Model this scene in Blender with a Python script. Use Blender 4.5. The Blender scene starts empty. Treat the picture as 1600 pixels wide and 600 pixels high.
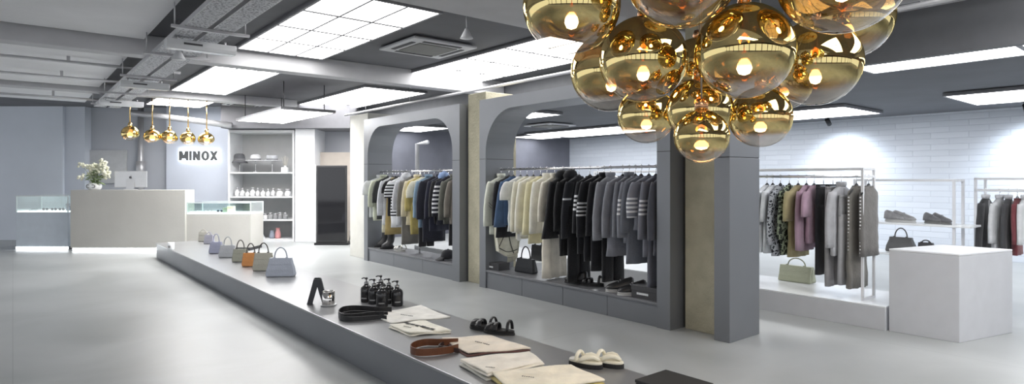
import bpy, bmesh, math, random
from mathutils import Vector, Matrix
random.seed(7)
PI = math.pi
S = bpy.context.scene
COL = S.collection
# ------------------------------------------------------------------ frames
# the shop is turned against the camera: local x ("v") runs across the hall, local y ("u") along it
CA, SA = .7729, .6346
A = math.atan2(SA, CA)
FPX, HZ, HC = 950.0, 280.0, 1.5
def room(v, u, z=0.0): return Vector((v*CA - u*SA, v*SA + u*CA, z))
def pix(px, py, z):
    Y = (HC - z)*FPX/(py - HZ); return Vector(((px - 800)/FPX*Y, Y, z))
def pixY(px, py, Y): return Vector(((px - 800)/FPX*Y, Y, HC - (py - HZ)*Y/FPX))
def u_at(px, v):
    t = (px - 800)/FPX; return v*(CA - SA*t)/(SA + CA*t)
def y_at(px, v):
    t = (px - 800)/FPX; return v/(SA + CA*t)
def z_at(px, py, v): return HC - (py - HZ)*y_at(px, v)/FPX
def uv_of(p): return (CA*p.x + SA*p.y, -SA*p.x + CA*p.y)

# ------------------------------------------------------------------ materials
MATS = {}
def srgb(c):
    return tuple((x/12.92 if x <= .04045 else ((x + .055)/1.055)**2.4) for x in c)
def hexc(h):
    h = h.lstrip('#'); return srgb(tuple(int(h[i:i+2], 16)/255 for i in (0, 2, 4)))
def mat(name, color, rough=.5, metal=0, var=.06, scale=6, bump=0, bscale=80, coat=0, sheen=0, alpha=None):
    if name in MATS: return MATS[name]
    if isinstance(color, str): color = hexc(color)
    m = bpy.data.materials.new(name); m.use_nodes = True
    nt = m.node_tree; b = nt.nodes['Principled BSDF']
    b.inputs['Roughness'].default_value = rough; b.inputs['Metallic'].default_value = metal
    if coat: b.inputs['Coat Weight'].default_value = coat
    if sheen: b.inputs['Sheen Weight'].default_value = sheen
    tc = nt.nodes.new('ShaderNodeTexCoord')
    n = nt.nodes.new('ShaderNodeTexNoise'); n.inputs['Scale'].default_value = scale; n.inputs['Detail'].default_value = 5
    nt.links.new(tc.outputs['Object'], n.inputs['Vector'])
    r = nt.nodes.new('ShaderNodeValToRGB')
    r.color_ramp.elements[0].position = .3; r.color_ramp.elements[1].position = .7
    r.color_ramp.elements[0].color = (*[max(0, c*(1 - var)) for c in color], 1)
    r.color_ramp.elements[1].color = (*[min(1, c*(1 + var)) for c in color], 1)
    nt.links.new(n.outputs['Fac'], r.inputs['Fac']); nt.links.new(r.outputs['Color'], b.inputs['Base Color'])
    if bump:
        n2 = nt.nodes.new('ShaderNodeTexNoise'); n2.inputs['Scale'].default_value = bscale; n2.inputs['Detail'].default_value = 4
        nt.links.new(tc.outputs['Object'], n2.inputs['Vector'])
        bp = nt.nodes.new('ShaderNodeBump'); bp.inputs['Strength'].default_value = bump; bp.inputs['Distance'].default_value = .02
        nt.links.new(n2.outputs['Fac'], bp.inputs['Height']); nt.links.new(bp.outputs['Normal'], b.inputs['Normal'])
    MATS[name] = m; return m
def emis(name, color, strength):
    if name in MATS: return MATS[name]
    m = bpy.data.materials.new(name); m.use_nodes = True; nt = m.node_tree
    b = nt.nodes['Principled BSDF']; b.inputs['Base Color'].default_value = (.8, .8, .8, 1)
    b.inputs['Emission Color'].default_value = (*color, 1); b.inputs['Emission Strength'].default_value = strength
    MATS[name] = m; return m
def fabric(col, rough=.85): return mat('fabric_' + col.strip('#'), col, rough, 0, .12, 9, .25, 45, sheen=.2)
def glass(name, tint=(1, 1, 1), refl=.12):
    if name in MATS: return MATS[name]
    m = bpy.data.materials.new(name); m.use_nodes = True; nt = m.node_tree; nt.nodes.clear()
    o = nt.nodes.new('ShaderNodeOutputMaterial'); mx = nt.nodes.new('ShaderNodeMixShader')
    t = nt.nodes.new('ShaderNodeBsdfTransparent'); g = nt.nodes.new('ShaderNodeBsdfGlossy')
    f = nt.nodes.new('ShaderNodeLayerWeight'); f.inputs['Blend'].default_value = refl
    t.inputs['Color'].default_value = (*tint, 1); g.inputs['Roughness'].default_value = .02
    nt.links.new(f.outputs['Facing'], mx.inputs['Fac'])
    nt.links.new(t.outputs[0], mx.inputs[1]); nt.links.new(g.outputs[0], mx.inputs[2]); nt.links.new(mx.outputs[0], o.inputs['Surface'])
    MATS[name] = m; return m
def gold_glass():
    m = bpy.data.materials.new('gold_gradient_glass'); m.use_nodes = True; nt = m.node_tree; nt.nodes.clear(); N = nt.nodes.new; L = nt.links.new
    o = N('ShaderNodeOutputMaterial'); tc = N('ShaderNodeTexCoord'); sp = N('ShaderNodeSeparateXYZ'); L(tc.outputs['Generated'], sp.inputs[0])
    mr = N('ShaderNodeMapRange'); mr.interpolation_type = 'SMOOTHSTEP'
    mr.inputs['From Min'].default_value = .18; mr.inputs['From Max'].default_value = .29
    L(sp.outputs['Z'], mr.inputs['Value'])
    clear = N('ShaderNodeMixShader'); t = N('ShaderNodeBsdfTransparent'); t.inputs['Color'].default_value = (.97, .94, .9, 1)
    g = N('ShaderNodeBsdfGlossy'); g.inputs['Roughness'].default_value = .015; g.inputs['Color'].default_value = (1, .95, .88, 1)
    lw = N('ShaderNodeLayerWeight'); lw.inputs['Blend'].default_value = .22
    L(lw.outputs['Facing'], clear.inputs['Fac']); L(t.outputs[0], clear.inputs[1]); L(g.outputs[0], clear.inputs[2])
    gold = N('ShaderNodeMixShader'); gold.inputs['Fac'].default_value = .87
    t2 = N('ShaderNodeBsdfTransparent'); t2.inputs['Color'].default_value = (1, .66, .36, 1)
    g2 = N('ShaderNodeBsdfGlossy'); g2.inputs['Roughness'].default_value = .012; g2.inputs['Color'].default_value = (.66, .54, .25, 1)
    L(t2.outputs[0], gold.inputs[1]); L(g2.outputs[0], gold.inputs[2])
    mx = N('ShaderNodeMixShader'); L(mr.outputs['Result'], mx.inputs['Fac']); L(clear.outputs[0], mx.inputs[1]); L(gold.outputs[0], mx.inputs[2])
    L(mx.outputs[0], o.inputs['Surface']); return m
def stripes(name, base, stripe, zs, width):
    """Fabric with horizontal woven stripes whose centres lie at heights zs (object space)."""
    if name in MATS: return MATS[name]
    m = mat(name, base, .85, 0, .08, 9, .2, 45, sheen=.2); nt = m.node_tree; N = nt.nodes.new; L = nt.links.new
    b = nt.nodes['Principled BSDF']; src = b.inputs['Base Color'].links[0].from_socket
    tc = N('ShaderNodeTexCoord'); sp = N('ShaderNodeSeparateXYZ'); L(tc.outputs['Object'], sp.inputs[0]); acc = None
    for z in zs:
        c = N('ShaderNodeMath'); c.operation = 'COMPARE'; c.inputs[1].default_value = z; c.inputs[2].default_value = width/2; L(sp.outputs['Z'], c.inputs[0])
        if acc is None: acc = c
        else:
            a = N('ShaderNodeMath'); a.operation = 'MAXIMUM'; L(acc.outputs[0], a.inputs[0]); L(c.outputs[0], a.inputs[1]); acc = a
    mx = N('ShaderNodeMix'); mx.data_type = 'RGBA'; L(acc.outputs[0], mx.inputs[0]); L(src, mx.inputs[6]); mx.inputs[7].default_value = (*hexc(stripe), 1)
    L(mx.outputs[2], b.inputs['Base Color']); return m
def patterned(name, base, dark, scale, thr=.5):
    if name in MATS: return MATS[name]
    m = mat(name, base, .85, 0, .08, 9, .2, 45); nt = m.node_tree; N = nt.nodes.new; L = nt.links.new
    b = nt.nodes['Principled BSDF']; src = b.inputs['Base Color'].links[0].from_socket
    tc = N('ShaderNodeTexCoord'); w = N('ShaderNodeTexVoronoi'); w.inputs['Scale'].default_value = scale; w.feature = 'DISTANCE_TO_EDGE'; L(tc.outputs['Object'], w.inputs['Vector'])
    k = N('ShaderNodeTexNoise'); k.inputs['Scale'].default_value = scale*1.3; L(tc.outputs['Object'], k.inputs['Vector'])
    a = N('ShaderNodeMath'); a.operation = 'ADD'; L(w.outputs['Distance'], a.inputs[0]); L(k.outputs['Fac'], a.inputs[1])
    c = N('ShaderNodeMath'); c.operation = 'GREATER_THAN'; c.inputs[1].default_value = thr; L(a.outputs[0], c.inputs[0])
    mx = N('ShaderNodeMix'); mx.data_type = 'RGBA'; L(c.outputs[0], mx.inputs[0]); L(src, mx.inputs[6]); mx.inputs[7].default_value = (*hexc(dark), 1)
    L(mx.outputs[2], b.inputs['Base Color']); return m
def brick_mat():
    m = bpy.data.materials.new('painted_brick'); m.use_nodes = True; nt = m.node_tree; N = nt.nodes.new; L = nt.links.new
    b = nt.nodes['Principled BSDF']; b.inputs['Roughness'].default_value = .6
    tc = N('ShaderNodeTexCoord'); mp = N('ShaderNodeMapping'); mp.inputs['Rotation'].default_value = (PI/2, 0, 0)
    sp = N('ShaderNodeSeparateXYZ'); cb = N('ShaderNodeCombineXYZ'); L(tc.outputs['Object'], sp.inputs[0]); L(sp.outputs['Y'], cb.inputs['X']); L(sp.outputs['Z'], cb.inputs['Y'])
    br = N('ShaderNodeTexBrick'); br.inputs['Scale'].default_value = 1; br.inputs['Brick Width'].default_value = .62; br.inputs['Row Height'].default_value = .115
    br.inputs['Mortar Size'].default_value = .009; br.inputs['Mortar Smooth'].default_value = .6
    br.inputs['Color1'].default_value = (.60, .64, .71, 1); br.inputs['Color2'].default_value = (.66, .70, .77, 1); br.inputs['Mortar'].default_value = (.57, .605, .68, 1)
    L(cb.outputs[0], br.inputs['Vector']); L(br.outputs['Color'], b.inputs['Base Color'])
    bp = N('ShaderNodeBump'); bp.inputs['Strength'].default_value = .35; bp.inputs['Distance'].default_value = .03; bp.invert = True
    L(br.outputs['Fac'], bp.inputs['Height']); L(bp.outputs['Normal'], b.inputs['Normal']); return m
def floor_mat():
    m = bpy.data.materials.new('microcement_floor'); m.use_nodes = True; nt = m.node_tree; N = nt.nodes.new; L = nt.links.new
    b = nt.nodes['Principled BSDF']
    tc = N('ShaderNodeTexCoord'); n = N('ShaderNodeTexNoise'); n.inputs['Scale'].default_value = .9; n.inputs['Detail'].default_value = 8; n.inputs['Distortion'].default_value = .6
    L(tc.outputs['Object'], n.inputs['Vector']); r = N('ShaderNodeValToRGB'); r.color_ramp.elements[0].position = .3; r.color_ramp.elements[1].position = .72
    r.color_ramp.elements[0].color = (.315, .33, .33, 1); r.color_ramp.elements[1].color = (.44, .455, .46, 1); L(n.outputs['Fac'], r.inputs['Fac'])
    # fine straight joints between the cement fields
    mp = N('ShaderNodeMapping'); mp.inputs['Rotation'].default_value = (0, 0, -A); L(tc.outputs['Object'], mp.inputs['Vector'])
    br = N('ShaderNodeTexBrick'); br.offset = 0; br.inputs['Scale'].default_value = 1; br.inputs['Brick Width'].default_value = 3.1; br.inputs['Row Height'].default_value = 4.2
    br.inputs['Mortar Size'].default_value = .004; br.inputs['Color1'].default_value = br.inputs['Color2'].default_value = (1, 1, 1, 1); br.inputs['Mortar'].default_value = (.8, .8, .8, 1)
    L(mp.outputs[0], br.inputs['Vector']); mx = N('ShaderNodeMix'); mx.data_type = 'RGBA'; mx.blend_type = 'MULTIPLY'; mx.inputs[0].default_value = 1
    L(r.outputs['Color'], mx.inputs[6]); L(br.outputs['Color'], mx.inputs[7]); L(mx.outputs[2], b.inputs['Base Color'])
    r2 = N('ShaderNodeMapRange'); r2.inputs['To Min'].default_value = .26; r2.inputs['To Max'].default_value = .46; L(n.outputs['Fac'], r2.inputs['Value']); L(r2.outputs[0], b.inputs['Roughness'])
    return m

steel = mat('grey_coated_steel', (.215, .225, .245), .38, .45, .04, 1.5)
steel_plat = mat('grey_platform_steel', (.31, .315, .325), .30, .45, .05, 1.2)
dark_line = mat('seam_dark', (.06, .06, .065), .6)
plaster = mat('olive_grey_plaster', '#b0ab96', .9, 0, .12, 5, .5, 25)
pale_plaster = mat('pale_plaster', '#c9c8c2', .9, 0, .05, 4, .2, 25)
ceil_dark = mat('ceiling_paint', (.15, .152, .165), .8, 0, .1, 1.5)
ceil_pale = mat('pale_ceiling_board', (.78, .78, .80), .85, 0, .06, 1.0, .1, 12)
beam_m = mat('beam_paint', (.52, .52, .54), .6, 0, .06, 3)
pipe_m = mat('pipe_paint', (.5, .5, .52), .4, .5)
black_metal = mat('black_metal', (.015, .015, .017), .4, .4)
blackplastic = mat('black_plastic', (.012, .012, .014), .45)
white_paint = mat('white_paint', (.74, .75, .78), .4, 0, .03)
white_gloss = mat('white_gloss', (.86, .88, .9), .25, 0, .02)
chrome = mat('chrome', (.75, .75, .76), .12, 1, .02)
panel_em = emis('light_diffuser', (1.0, .985, .97), 7.0)
panel_left = emis('light_diffuser_bright', (1.0, .985, .97), 13.0)
panel_far = emis('light_diffuser_small', (.97, .985, 1.0), 6.0)
led = emis('led_strip', (.93, .97, 1.0), 6.0)
case_glass = glass('display_glass', (.93, .98, .97), .25)

# ------------------------------------------------------------------ mesh builder
class MB:
    def __init__(s): s.v = []; s.f = []; s.sm = []
    def _add(s, vs, fs, smooth):
        o = len(s.v); s.v += [tuple(p) for p in vs]; s.f += [tuple(i + o for i in f) for f in fs]; s.sm += [smooth]*len(fs); return s
    def box(s, a, b):
        x0, y0, z0 = [min(a[i], b[i]) for i in range(3)]; x1, y1, z1 = [max(a[i], b[i]) for i in range(3)]
        vs = [(x0,y0,z0),(x1,y0,z0),(x1,y1,z0),(x0,y1,z0),(x0,y0,z1),(x1,y0,z1),(x1,y1,z1),(x0,y1,z1)]
        return s._add(vs, [(0,3,2,1),(4,5,6,7),(0,1,5,4),(1,2,6,5),(2,3,7,6),(3,0,4,7)], False)
    def prism(s, poly, axis, a, b, smooth=False):
        """poly in the plane normal to axis ('x': (y,z), 'y': (x,z), 'z': (x,y))."""
        def P(p, t): return {'x': (t, p[0], p[1]), 'y': (p[0], t, p[1]), 'z': (p[0], p[1], t)}[axis]
        n = len(poly); vs = [P(p, a) for p in poly] + [P(p, b) for p in poly]
        return s._add(vs, [tuple(range(n))[::-1], tuple(range(n, 2*n))] + [(i, (i+1) % n, n + (i+1) % n, n + i) for i in range(n)], smooth)
    def loft(s, rings, cap=True, smooth=True, closed=False):
        n = len(rings[0]); vs = [p for r in rings for p in r]; fs = []; R = len(rings)
        for k in range(R if closed else R - 1):
            for i in range(n):
                a, b = k*n, ((k+1) % R)*n
                fs.append((a + i, a + (i+1) % n, b + (i+1) % n, b + i))
        if cap and not closed: fs += [tuple(range(n))[::-1], tuple(range((R-1)*n, R*n))]
        return s._add(vs, fs, smooth)
    def lathe(s, prof, n=24, c=(0, 0, 0), sx=1, sy=1):
        return s.loft([[(c[0] + r*sx*math.cos(2*PI*i/n), c[1] + r*sy*math.sin(2*PI*i/n), c[2] + z) for i in range(n)] for r, z in prof])
    def ball(s, c, rx, ry=None, rz=None, n=16, m=10):
        ry = ry or rx; rz = rz or rx
        return s.lathe([(max(1e-4, rx*math.sin(PI*k/m)), -rz*math.cos(PI*k/m)) for k in range(m + 1)], n, c, 1, ry/rx)
    def tube(s, pts, r, n=8, closed=False):
        pts = [Vector(p) for p in pts]; rings = []; N = len(pts); ref = None
        for i, p in enumerate(pts):
            t = (pts[(i+1) % N] - pts[i-1]) if closed else (pts[min(i+1, N-1)] - pts[max(i-1, 0)])
            t.normalize()
            if ref is None: ref = Vector((0, 0, 1)) if abs(t.z) < .9 else Vector((1, 0, 0))
            x = ref - t*ref.dot(t); x.normalize(); ref = x; y = t.cross(x); rr = r[i] if isinstance(r, (list, tuple)) else r
            rings.append([p + x*rr*math.cos(2*PI*k/n) + y*rr*math.sin(2*PI*k/n) for k in range(n)])
        return s.loft(rings, True, True, closed)
    def band(s, pts, wdir, w, t, closed=False):
        """flat strap: rectangle (w along wdir, t across) swept along pts."""
        pts = [Vector(p) for p in pts]; N = len(pts); rings = []; wd = Vector(wdir).normalized()
        for i, p in enumerate(pts):
            d = (pts[(i+1) % N] - pts[i-1]) if closed else (pts[min(i+1, N-1)] - pts[max(i-1, 0)])
            d.normalize(); nrm = d.cross(wd); nrm.normalize(); a, b = wd*w/2, nrm*t/2
            rings.append([p - a - b, p + a - b, p + a + b, p - a + b])
        return s.loft(rings, True, False, closed)
    def grid(s, fn, nu, nv, smooth=True):
        vs = [fn(i/nu, j/nv) for j in range(nv + 1) for i in range(nu + 1)]; W = nu + 1
        return s._add(vs, [(j*W+i, j*W+i+1, (j+1)*W+i+1, (j+1)*W+i) for j in range(nv) for i in range(nu)], smooth)
    def build(s, name, m, parent=None, bevel=0, loc=None, rz=0, seg=2):
        me = bpy.data.meshes.new(name); me.from_pydata(s.v, [], s.f)
        bm = bmesh.new(); bm.from_mesh(me)
        for f, k in zip(bm.faces, s.sm): f.smooth = k
        bmesh.ops.recalc_face_normals(bm, faces=bm.faces[:])
        if bevel:
            es = [e for e in bm.edges if len(e.link_faces) == 2 and e.calc_face_angle(0) > .6]
            bmesh.ops.bevel(bm, geom=es, offset=bevel, segments=seg, profile=.5, affect='EDGES', clamp_overlap=True)
        bm.to_mesh(me); bm.free(); me.materials.append(m)
        o = bpy.data.objects.new(name, me); COL.objects.link(o)
        if parent is not None: o.parent = parent
        if loc is not None: o.location = loc
        o.rotation_euler = (0, 0, rz); return o
def tag(o, label=None, cat=None, group=None, kind=None):
    if label: o['label'] = label
    if cat: o['category'] = cat
    if group: o['group'] = group
    if kind: o['kind'] = kind
    return o
def thing(name, label, cat, loc, rz=A, group=None):
    o = bpy.data.objects.new(name, None); COL.objects.link(o); o.empty_display_size = .1
    o.location = loc; o.rotation_euler = (0, 0, rz); return tag(o, label, cat, group)
def dup(root, loc, rz=None, label=None):
    r = root.copy(); COL.objects.link(r); r.location = loc
    if rz is not None: r.rotation_euler = (0, 0, rz)
    if label: r['label'] = label
    for ch in list(root.children):
        c = ch.copy(); COL.objects.link(c); c.parent = r
        for g in list(ch.children):
            d = g.copy(); COL.objects.link(d); d.parent = c
    return r
def struct(name, mb, m, rz=A, bevel=0, loc=None, label=None, cat=None):
    o = mb.build(name, m, None, bevel, loc, rz); o['kind'] = 'structure'
    tag(o, label, cat); return o

# ------------------------------------------------------------------ room shell
CZ = 3.3
struct('floor', MB().box((-17, -7, -.1), (24, 26, 0)), floor_mat(), 0, label='pale grey polished cement floor of the shop', cat='floor')
struct('ceiling', MB().box((-17, -7, CZ), (24, 26, CZ + .1)), ceil_dark, 0, label='dark painted ceiling over the shop hall', cat='ceiling')
struct('ceiling_right', MB().box((7.12, -6, 2.80), (14.05, 14.1, 2.9)), mat('ceiling_grey', (.13, .135, .15), .8, 0, .08, 1.5), A, label='lower grey ceiling in front of the brick wall', cat='ceiling')
struct('trim_fascia', MB().box((7.02, -6, 2.72), (7.12, 14.1, CZ)), mat('fascia_grey', (.17, .175, .19), .7, 0, .05), A, label='grey upright edge of the lower ceiling', cat='ceiling edge')
WB = 15.3
wallblue = mat('wall_blue_grey', (.57, .61, .69), .7, 0, .05, .8)
walldark = mat('wall_recess_grey', (.46, .48, .53), .7, 0, .05, .8)
struct('wall_back', MB().box((-17, WB, 0), (-3.75, WB + .15, CZ)), walldark, 0, label='dark grey back wall behind the reception desk', cat='wall')
def bx(px, Y): return (px - 800)/FPX*Y
struct('wall_back_panel', MB().box((-17, WB - .28, 0), (bx(98, WB - .28), WB, CZ)), mat('wall_pale_blue', (.66, .71, .79), .65, 0, .06, .7), 0, label='pale blue grey wall panel left of the reception desk', cat='wall')
struct('wall_back_pier', MB().box((bx(98, WB - .28), WB - .22, 0), (bx(130, WB - .28), WB, CZ)), wallblue, 0, label='narrow blue grey pier behind the flower vase', cat='wall')
struct('wall_back_sign', MB().box((bx(260, WB - .22), WB - .22, 0), (bx(357, WB - .22), WB, CZ)), mat('wall_sign_grey', (.55, .59, .68), .65, 0, .05, .8), 0, label='blue grey wall panel carrying the lit shop sign', cat='wall')
struct('wall_right', MB().box((14.0, -6, 0), (14.15, 14.25, 2.85)), brick_mat(), A, label='white painted brick wall behind the clothes racks', cat='wall')
struct('wall_arch_end', MB().box((6.65, 14.1, 0), (14.0, 14.25, 3.3)), mat('wall_dark_slate', (.14, .145, .175), .6, 0, .12, 2), A, label='dark slate wall seen through the arched openings', cat='wall')
# bulkhead over the shelf niche
struct('beam_back', MB().box((bx(345, 14.25), 14.25, 2.70), (-3.8, WB, CZ)), mat('bulkhead_grey', (.22, .22, .24), .7), 0, label='grey dropped beam over the shelf niche', cat='beam')
# columns
def column(v0, v1, u0, u1, z1, m, label): return struct('column', MB().box((v0, u0, 0), (v1, u1, z1)), m, A, .008, label=label, cat='column')
column(5.16, 5.72, 6.87, 7.30, 2.74, plaster, 'bare olive grey plaster column between the two arches')
column(5.22, 5.72, 3.22, 3.62, 3.28, plaster, 'bare olive grey plaster column behind the steel pillar')
column(5.12, 5.60, 10.48, 11.25, 2.74, pale_plaster, 'pale plaster column left of the far arch')
struct('column', MB().box((bx(461, 14.5), 14.5, 0), (bx(492, 14.5), WB, CZ - .6)), white_paint, 0, .01, label='white square column right of the shelf niche', cat='column')
struct('wall_beige', MB().box((bx(492, 14.9), 14.9, 0), (bx(553, 14.9), WB, 2.16)), mat('beige_board', '#bdb4ab', .7, 0, .04), 0, label='beige wall board behind the black screen totem', cat='wall')
o = thing('steel_pillar', 'free grey steel clad pillar right of the near arch', 'pillar', room(5.06, 3.03, 0))
MB().box((0, 0, 0), (.53, .16, 1.70)).build('lower_cladding', steel, o, .004)
MB().box((0, 0, 1.706), (.53, .16, CZ)).build('upper_cladding', steel, o, .004)
MB().box((.006, .006, 1.69), (.524, .154, 1.72)).build('joint', dark_line, o)
# dark board on the back wall and riser pipe
tag(MB().box((bx(140, WB), WB - .05, 1.4), (bx(199, WB), WB, 2.23)).build('wall_board', mat('grey_board', (.52, .53, .55), .6), None, .004), 'plain grey board on the recessed wall behind the vase', 'wall board')
o = thing('riser_pipe', 'vertical grey pipe on the wall behind the desk', 'pipe', (bx(220, WB - .12), WB - .12, 0), 0)
MB().tube([(0, 0, 0), (0, 0, CZ)], .07, 14).build('pipe', pipe_m, o)
MB().lathe([(.11, 1.55), (.11, 1.95)], 16).build('sleeve', pipe_m, o)

# ------------------------------------------------------------------ ceiling: beams, boards, panels
def beam(u0, u1, v0, v1, z0, label): return struct('beam', MB().box((v0, u0, z0), (v1, u1, CZ)), beam_m, A, .01, label=label, cat='beam')
beam(8.75, 9.0, -7, 7.0, 3.04, 'pale grey ceiling beam beyond the large light panel')
beam(9.03, 9.2, -7, 7.0, 3.14, 'slim ceiling beam doubled behind the large light panel')
beam(13.78, 14.1, -3, 5.0, 3.14, 'pale ceiling beam in front of the small far light panel')
beam(3.8, 4.75, 1.8, 7.0, 3.05, 'wide grey ceiling beam above the chandelier')
for i, (u0, u1, lb) in enumerate([(-2, 8.65, 'large pale ceiling board at the upper left'), (9.3, 13.68, 'pale ceiling board behind the doubled beam'), (14.2, 16.6, 'narrow pale ceiling board by the back wall')]):
    m = MB().box((-7 if i < 2 else -1.2, u0, 3.22), (1.25, u1, CZ)); struct('ceiling_board', m, ceil_pale, A, .005, label=lb, cat='ceiling board')
for u, z, lb in [(10.5, 3.14, 'thin conduit crossing the pale boards nearest the camera'), (12.0, 3.12, 'thin conduit crossing the pale boards second from the wall'), (14.6, 3.08, 'thin conduit crossing the ceiling beside the wall')]:
    m = MB().tube([(-6 if u < 13 else -1.5, u, z), (2.0, u, z)], .022, 8)
    for v in (-3, -1, .6): m.box((v - .02, u - .012, z), (v + .02, u + .012, 3.3)) if v > -1.4 or u < 13 else None
    tag(m.build('ceiling_conduit', pipe_m, None, 0, None, A), lb, 'conduit', 'conduits under the ceiling')

def light(v0, v1, u0, u1, z, nc, nr, label, em=panel_em, top=CZ, rz=A):
    o = thing('ceiling_light', label, 'ceiling light', room(v0, u0, z), rz, 'lit ceiling panels')
    w, l = v1 - v0, u1 - u0
    MB().box((0, 0, 0), (w, l, .015)).build('diffuser', em, o)
    fr = MB()
    for a, b in (((-.03, -.03), (0, l + .03)), ((w, -.03), (w + .03, l + .03)), ((0, -.03), (w, 0)), ((0, l), (w, l + .03))):
        fr.box((a[0], a[1], -.004), (b[0], b[1], .05))
    fr.box((-.03, -.03, .016), (w + .03, l + .03, .05))
    fr.build('frame', mat('panel_frame', (.3, .3, .32), .5), o)
    g = MB()
    for i in range(1, nc): g.box((w*i/nc - .013, 0, -.004), (w*i/nc + .013, l, .001))
    for j in range(1, nr): g.box((0, l*j/nr - .026, -.003), (w, l*j/nr + .026, .001))
    if nc > 1 or nr > 1: g.build('dividing_bars', mat('panel_bar', (.22, .22, .24), .5), o)
    if top - z > .1:
        h = MB()
        for x in (.1, w - .1):
            for y in (.2, l - .2): h.tube([(x, y, .04), (x, y, top - z)], .008, 6)
        h.build('hanging_rods', black_metal, o)
    return o
light(2.33, 3.48, 5.45, 8.6, 3.25, 3, 4, 'largest lit ceiling panel, over the middle of the platform')
light(2.42, 3.40, 10.2, 13.5, 3.25, 3, 2, 'lit ceiling panel behind the pale beam, left of centre', panel_left)
light(5.18, 6.5, 10.7, 14.2, 3.25, 3, 3, 'lit ceiling panel above the far arch')
light(3.75, 4.72, 11.1, 13.9, 2.76, 2, 2, 'low lit ceiling panel in front of the shelf niche', panel_left)
light(2.34, 3.43, 14.3, 15.9, 3.20, 3, 1, 'small lit ceiling panel above the brass pendants', panel_left)
light(5.08, 6.48, 5.45, 9.0, 3.25, 3, 4, 'lit grid ceiling panel above the gap between the arches')
light(2.3, 3.5, -2.6, .6, 3.25, 3, 4, 'lit ceiling panel overhead, mirrored in the gold globes')
light(5.1, 6.45, -2.6, 1.2, 3.25, 3, 4, 'lit ceiling panel at the right overhead, mirrored in the gold globes')
light(-.9, .2, -2.6, .6, 3.15, 3, 4, 'lit ceiling panel at the left overhead, mirrored in the gold globes')
light(7.32, 7.92, -1.5, 2.85, 2.76, 1, 3, 'long lit ceiling strip right of the chandelier', panel_far)
light(10.8, 12.45, -1.5, 2.92, 2.74, 1, 3, 'lit ceiling panel at the far right over the small rack', panel_far)
light(11.0, 12.65, 4.45, 8.2, 2.74, 2, 3, 'lit ceiling panel right behind the chandelier', panel_far)
light(11.0, 12.75, 9.5, 12.8, 2.74, 1, 3, 'long lit ceiling panel seen through the near arch', panel_far)
light(7.5, 8.15, 8.45, 9.35, 2.74, 1, 1, 'small lit ceiling panel at the top of the near arch', panel_far)
light(11.4, 12.6, 13.0, 13.95, 2.74, 1, 1, 'small lit ceiling panel beside the near arch jamb', panel_far)
light(7.3, 8.25, 12.4, 13.9, 2.74, 1, 2, 'lit ceiling panel seen through the far arch', panel_far)

ac_white = mat('unit_white', (.62, .63, .65), .5, 0, .03)
def cassette(v0, v1, u0, u1, z, label, top):
    o = thing('air_conditioner', label, 'air conditioner', room(v0, u0, z), A, 'ceiling air conditioning units')
    w, l = v1 - v0, u1 - u0
    p = MB(); e = .2*w
    p.prism([(0, 0), (w, 0), (w, l), (0, l)], 'z', 0, .03); p.build('face_panel', ac_white, o, .008)
    MB().box((e, e, -.012), (w - e, l - e, .001)).build('intake_grille', mat('grille_grey', (.2, .2, .19), .6), o, .004)
    q = MB()
    for a, b in (((e*.4, e), (e*.7, l - e)), ((w - e*.7, e), (w - e*.4, l - e)), ((e, e*.4), (w - e, e*.7)), ((e, l - e*.7), (w - e, l - e*.4))): q.box((*a, -.006), (*b, .001))
    q.build('air_slots', dark_line, o); MB().box((.06, .06, .03), (w - .06, l - .06, top - z)).build('housing', mat('unit_housing', (.25, .25, .27), .6), o)
cassette(3.82, 4.78, 6.55, 7.48, 3.24, 'square ceiling air conditioner between the two largest light panels', CZ)
cassette(9.3, 10.15, 10.0, 10.9, 2.74, 'square ceiling air conditioner seen through the near arch', 2.79)
cassette(3.7, 4.5, 14.55, 15.0, 3.2, 'square ceiling air conditioner near the brass pendants', CZ)

# perforated cable tray with its fittings
perf = patterned('perforated_metal', '#cfd0d4', '#8e8f95', 30, .68)
o = thing('cable_tray', 'perforated pale cable tray running along the ceiling at left', 'cable tray', room(1.3, 2, 3.0))
for x0, x1 in ((0, .19), (.25, .44)):
    MB().box((x0, 0, 0), (x1, 13.2, .008)).build('tray_bed', perf, o)
    MB().box((x0 - .006, 0, 0), (x0, 13.2, .05)).box((x1, 0, 0), (x1 + .006, 13.2, .05)).build('tray_edge', pipe_m, o)
for y in (2.2, 4.6, 6.2, 8.2, 10.4, 12.4):
    MB().box((-.12, y, -.03), (.60, y + .04, -.002)).tube([(-.09, y + .02, 0), (-.09, y + .02, .3)], .007, 6).tube([(.56, y + .02, 0), (.56, y + .02, .3)], .007, 6).build('support_bracket', pipe_m, o)
def tray_unit(u, v0, v1, label):
    o = thing('hanging_batten', label, 'batten light', room(v0, u, 2.90), A, 'white battens under the cable tray')
    prof = [(-.07, .0), (-.055, -.035), (.055, -.035), (.07, 0), (.07, .06), (-.07, .06)]
    MB().prism(prof, 'x', 0, v1 - v0).build('housing', ac_white, o, .006)
    MB().box((.02, -.05, -.04), (v1 - v0 - .02, .05, -.036)).build('cover', white_gloss, o)
    MB().box((.16, -.075, .01), (.34, -.071, .03)).build('rating_plate', dark_line, o)
    MB().tube([(.1, 0, .06), (.1, 0, .1)], .01, 6).tube([(v1 - v0 - .1, 0, .06), (v1 - v0 - .1, 0, .1)], .01, 6).build('bracket', pipe_m, o)
tray_unit(7.15, 1.22, 1.90, 'white batten under the cable tray nearest the camera')
tray_unit(10.6, 1.22, 1.86, 'white batten under the middle of the cable tray')
tray_unit(13.4, 1.22, 1.92, 'white batten under the far end of the cable tray')
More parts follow.
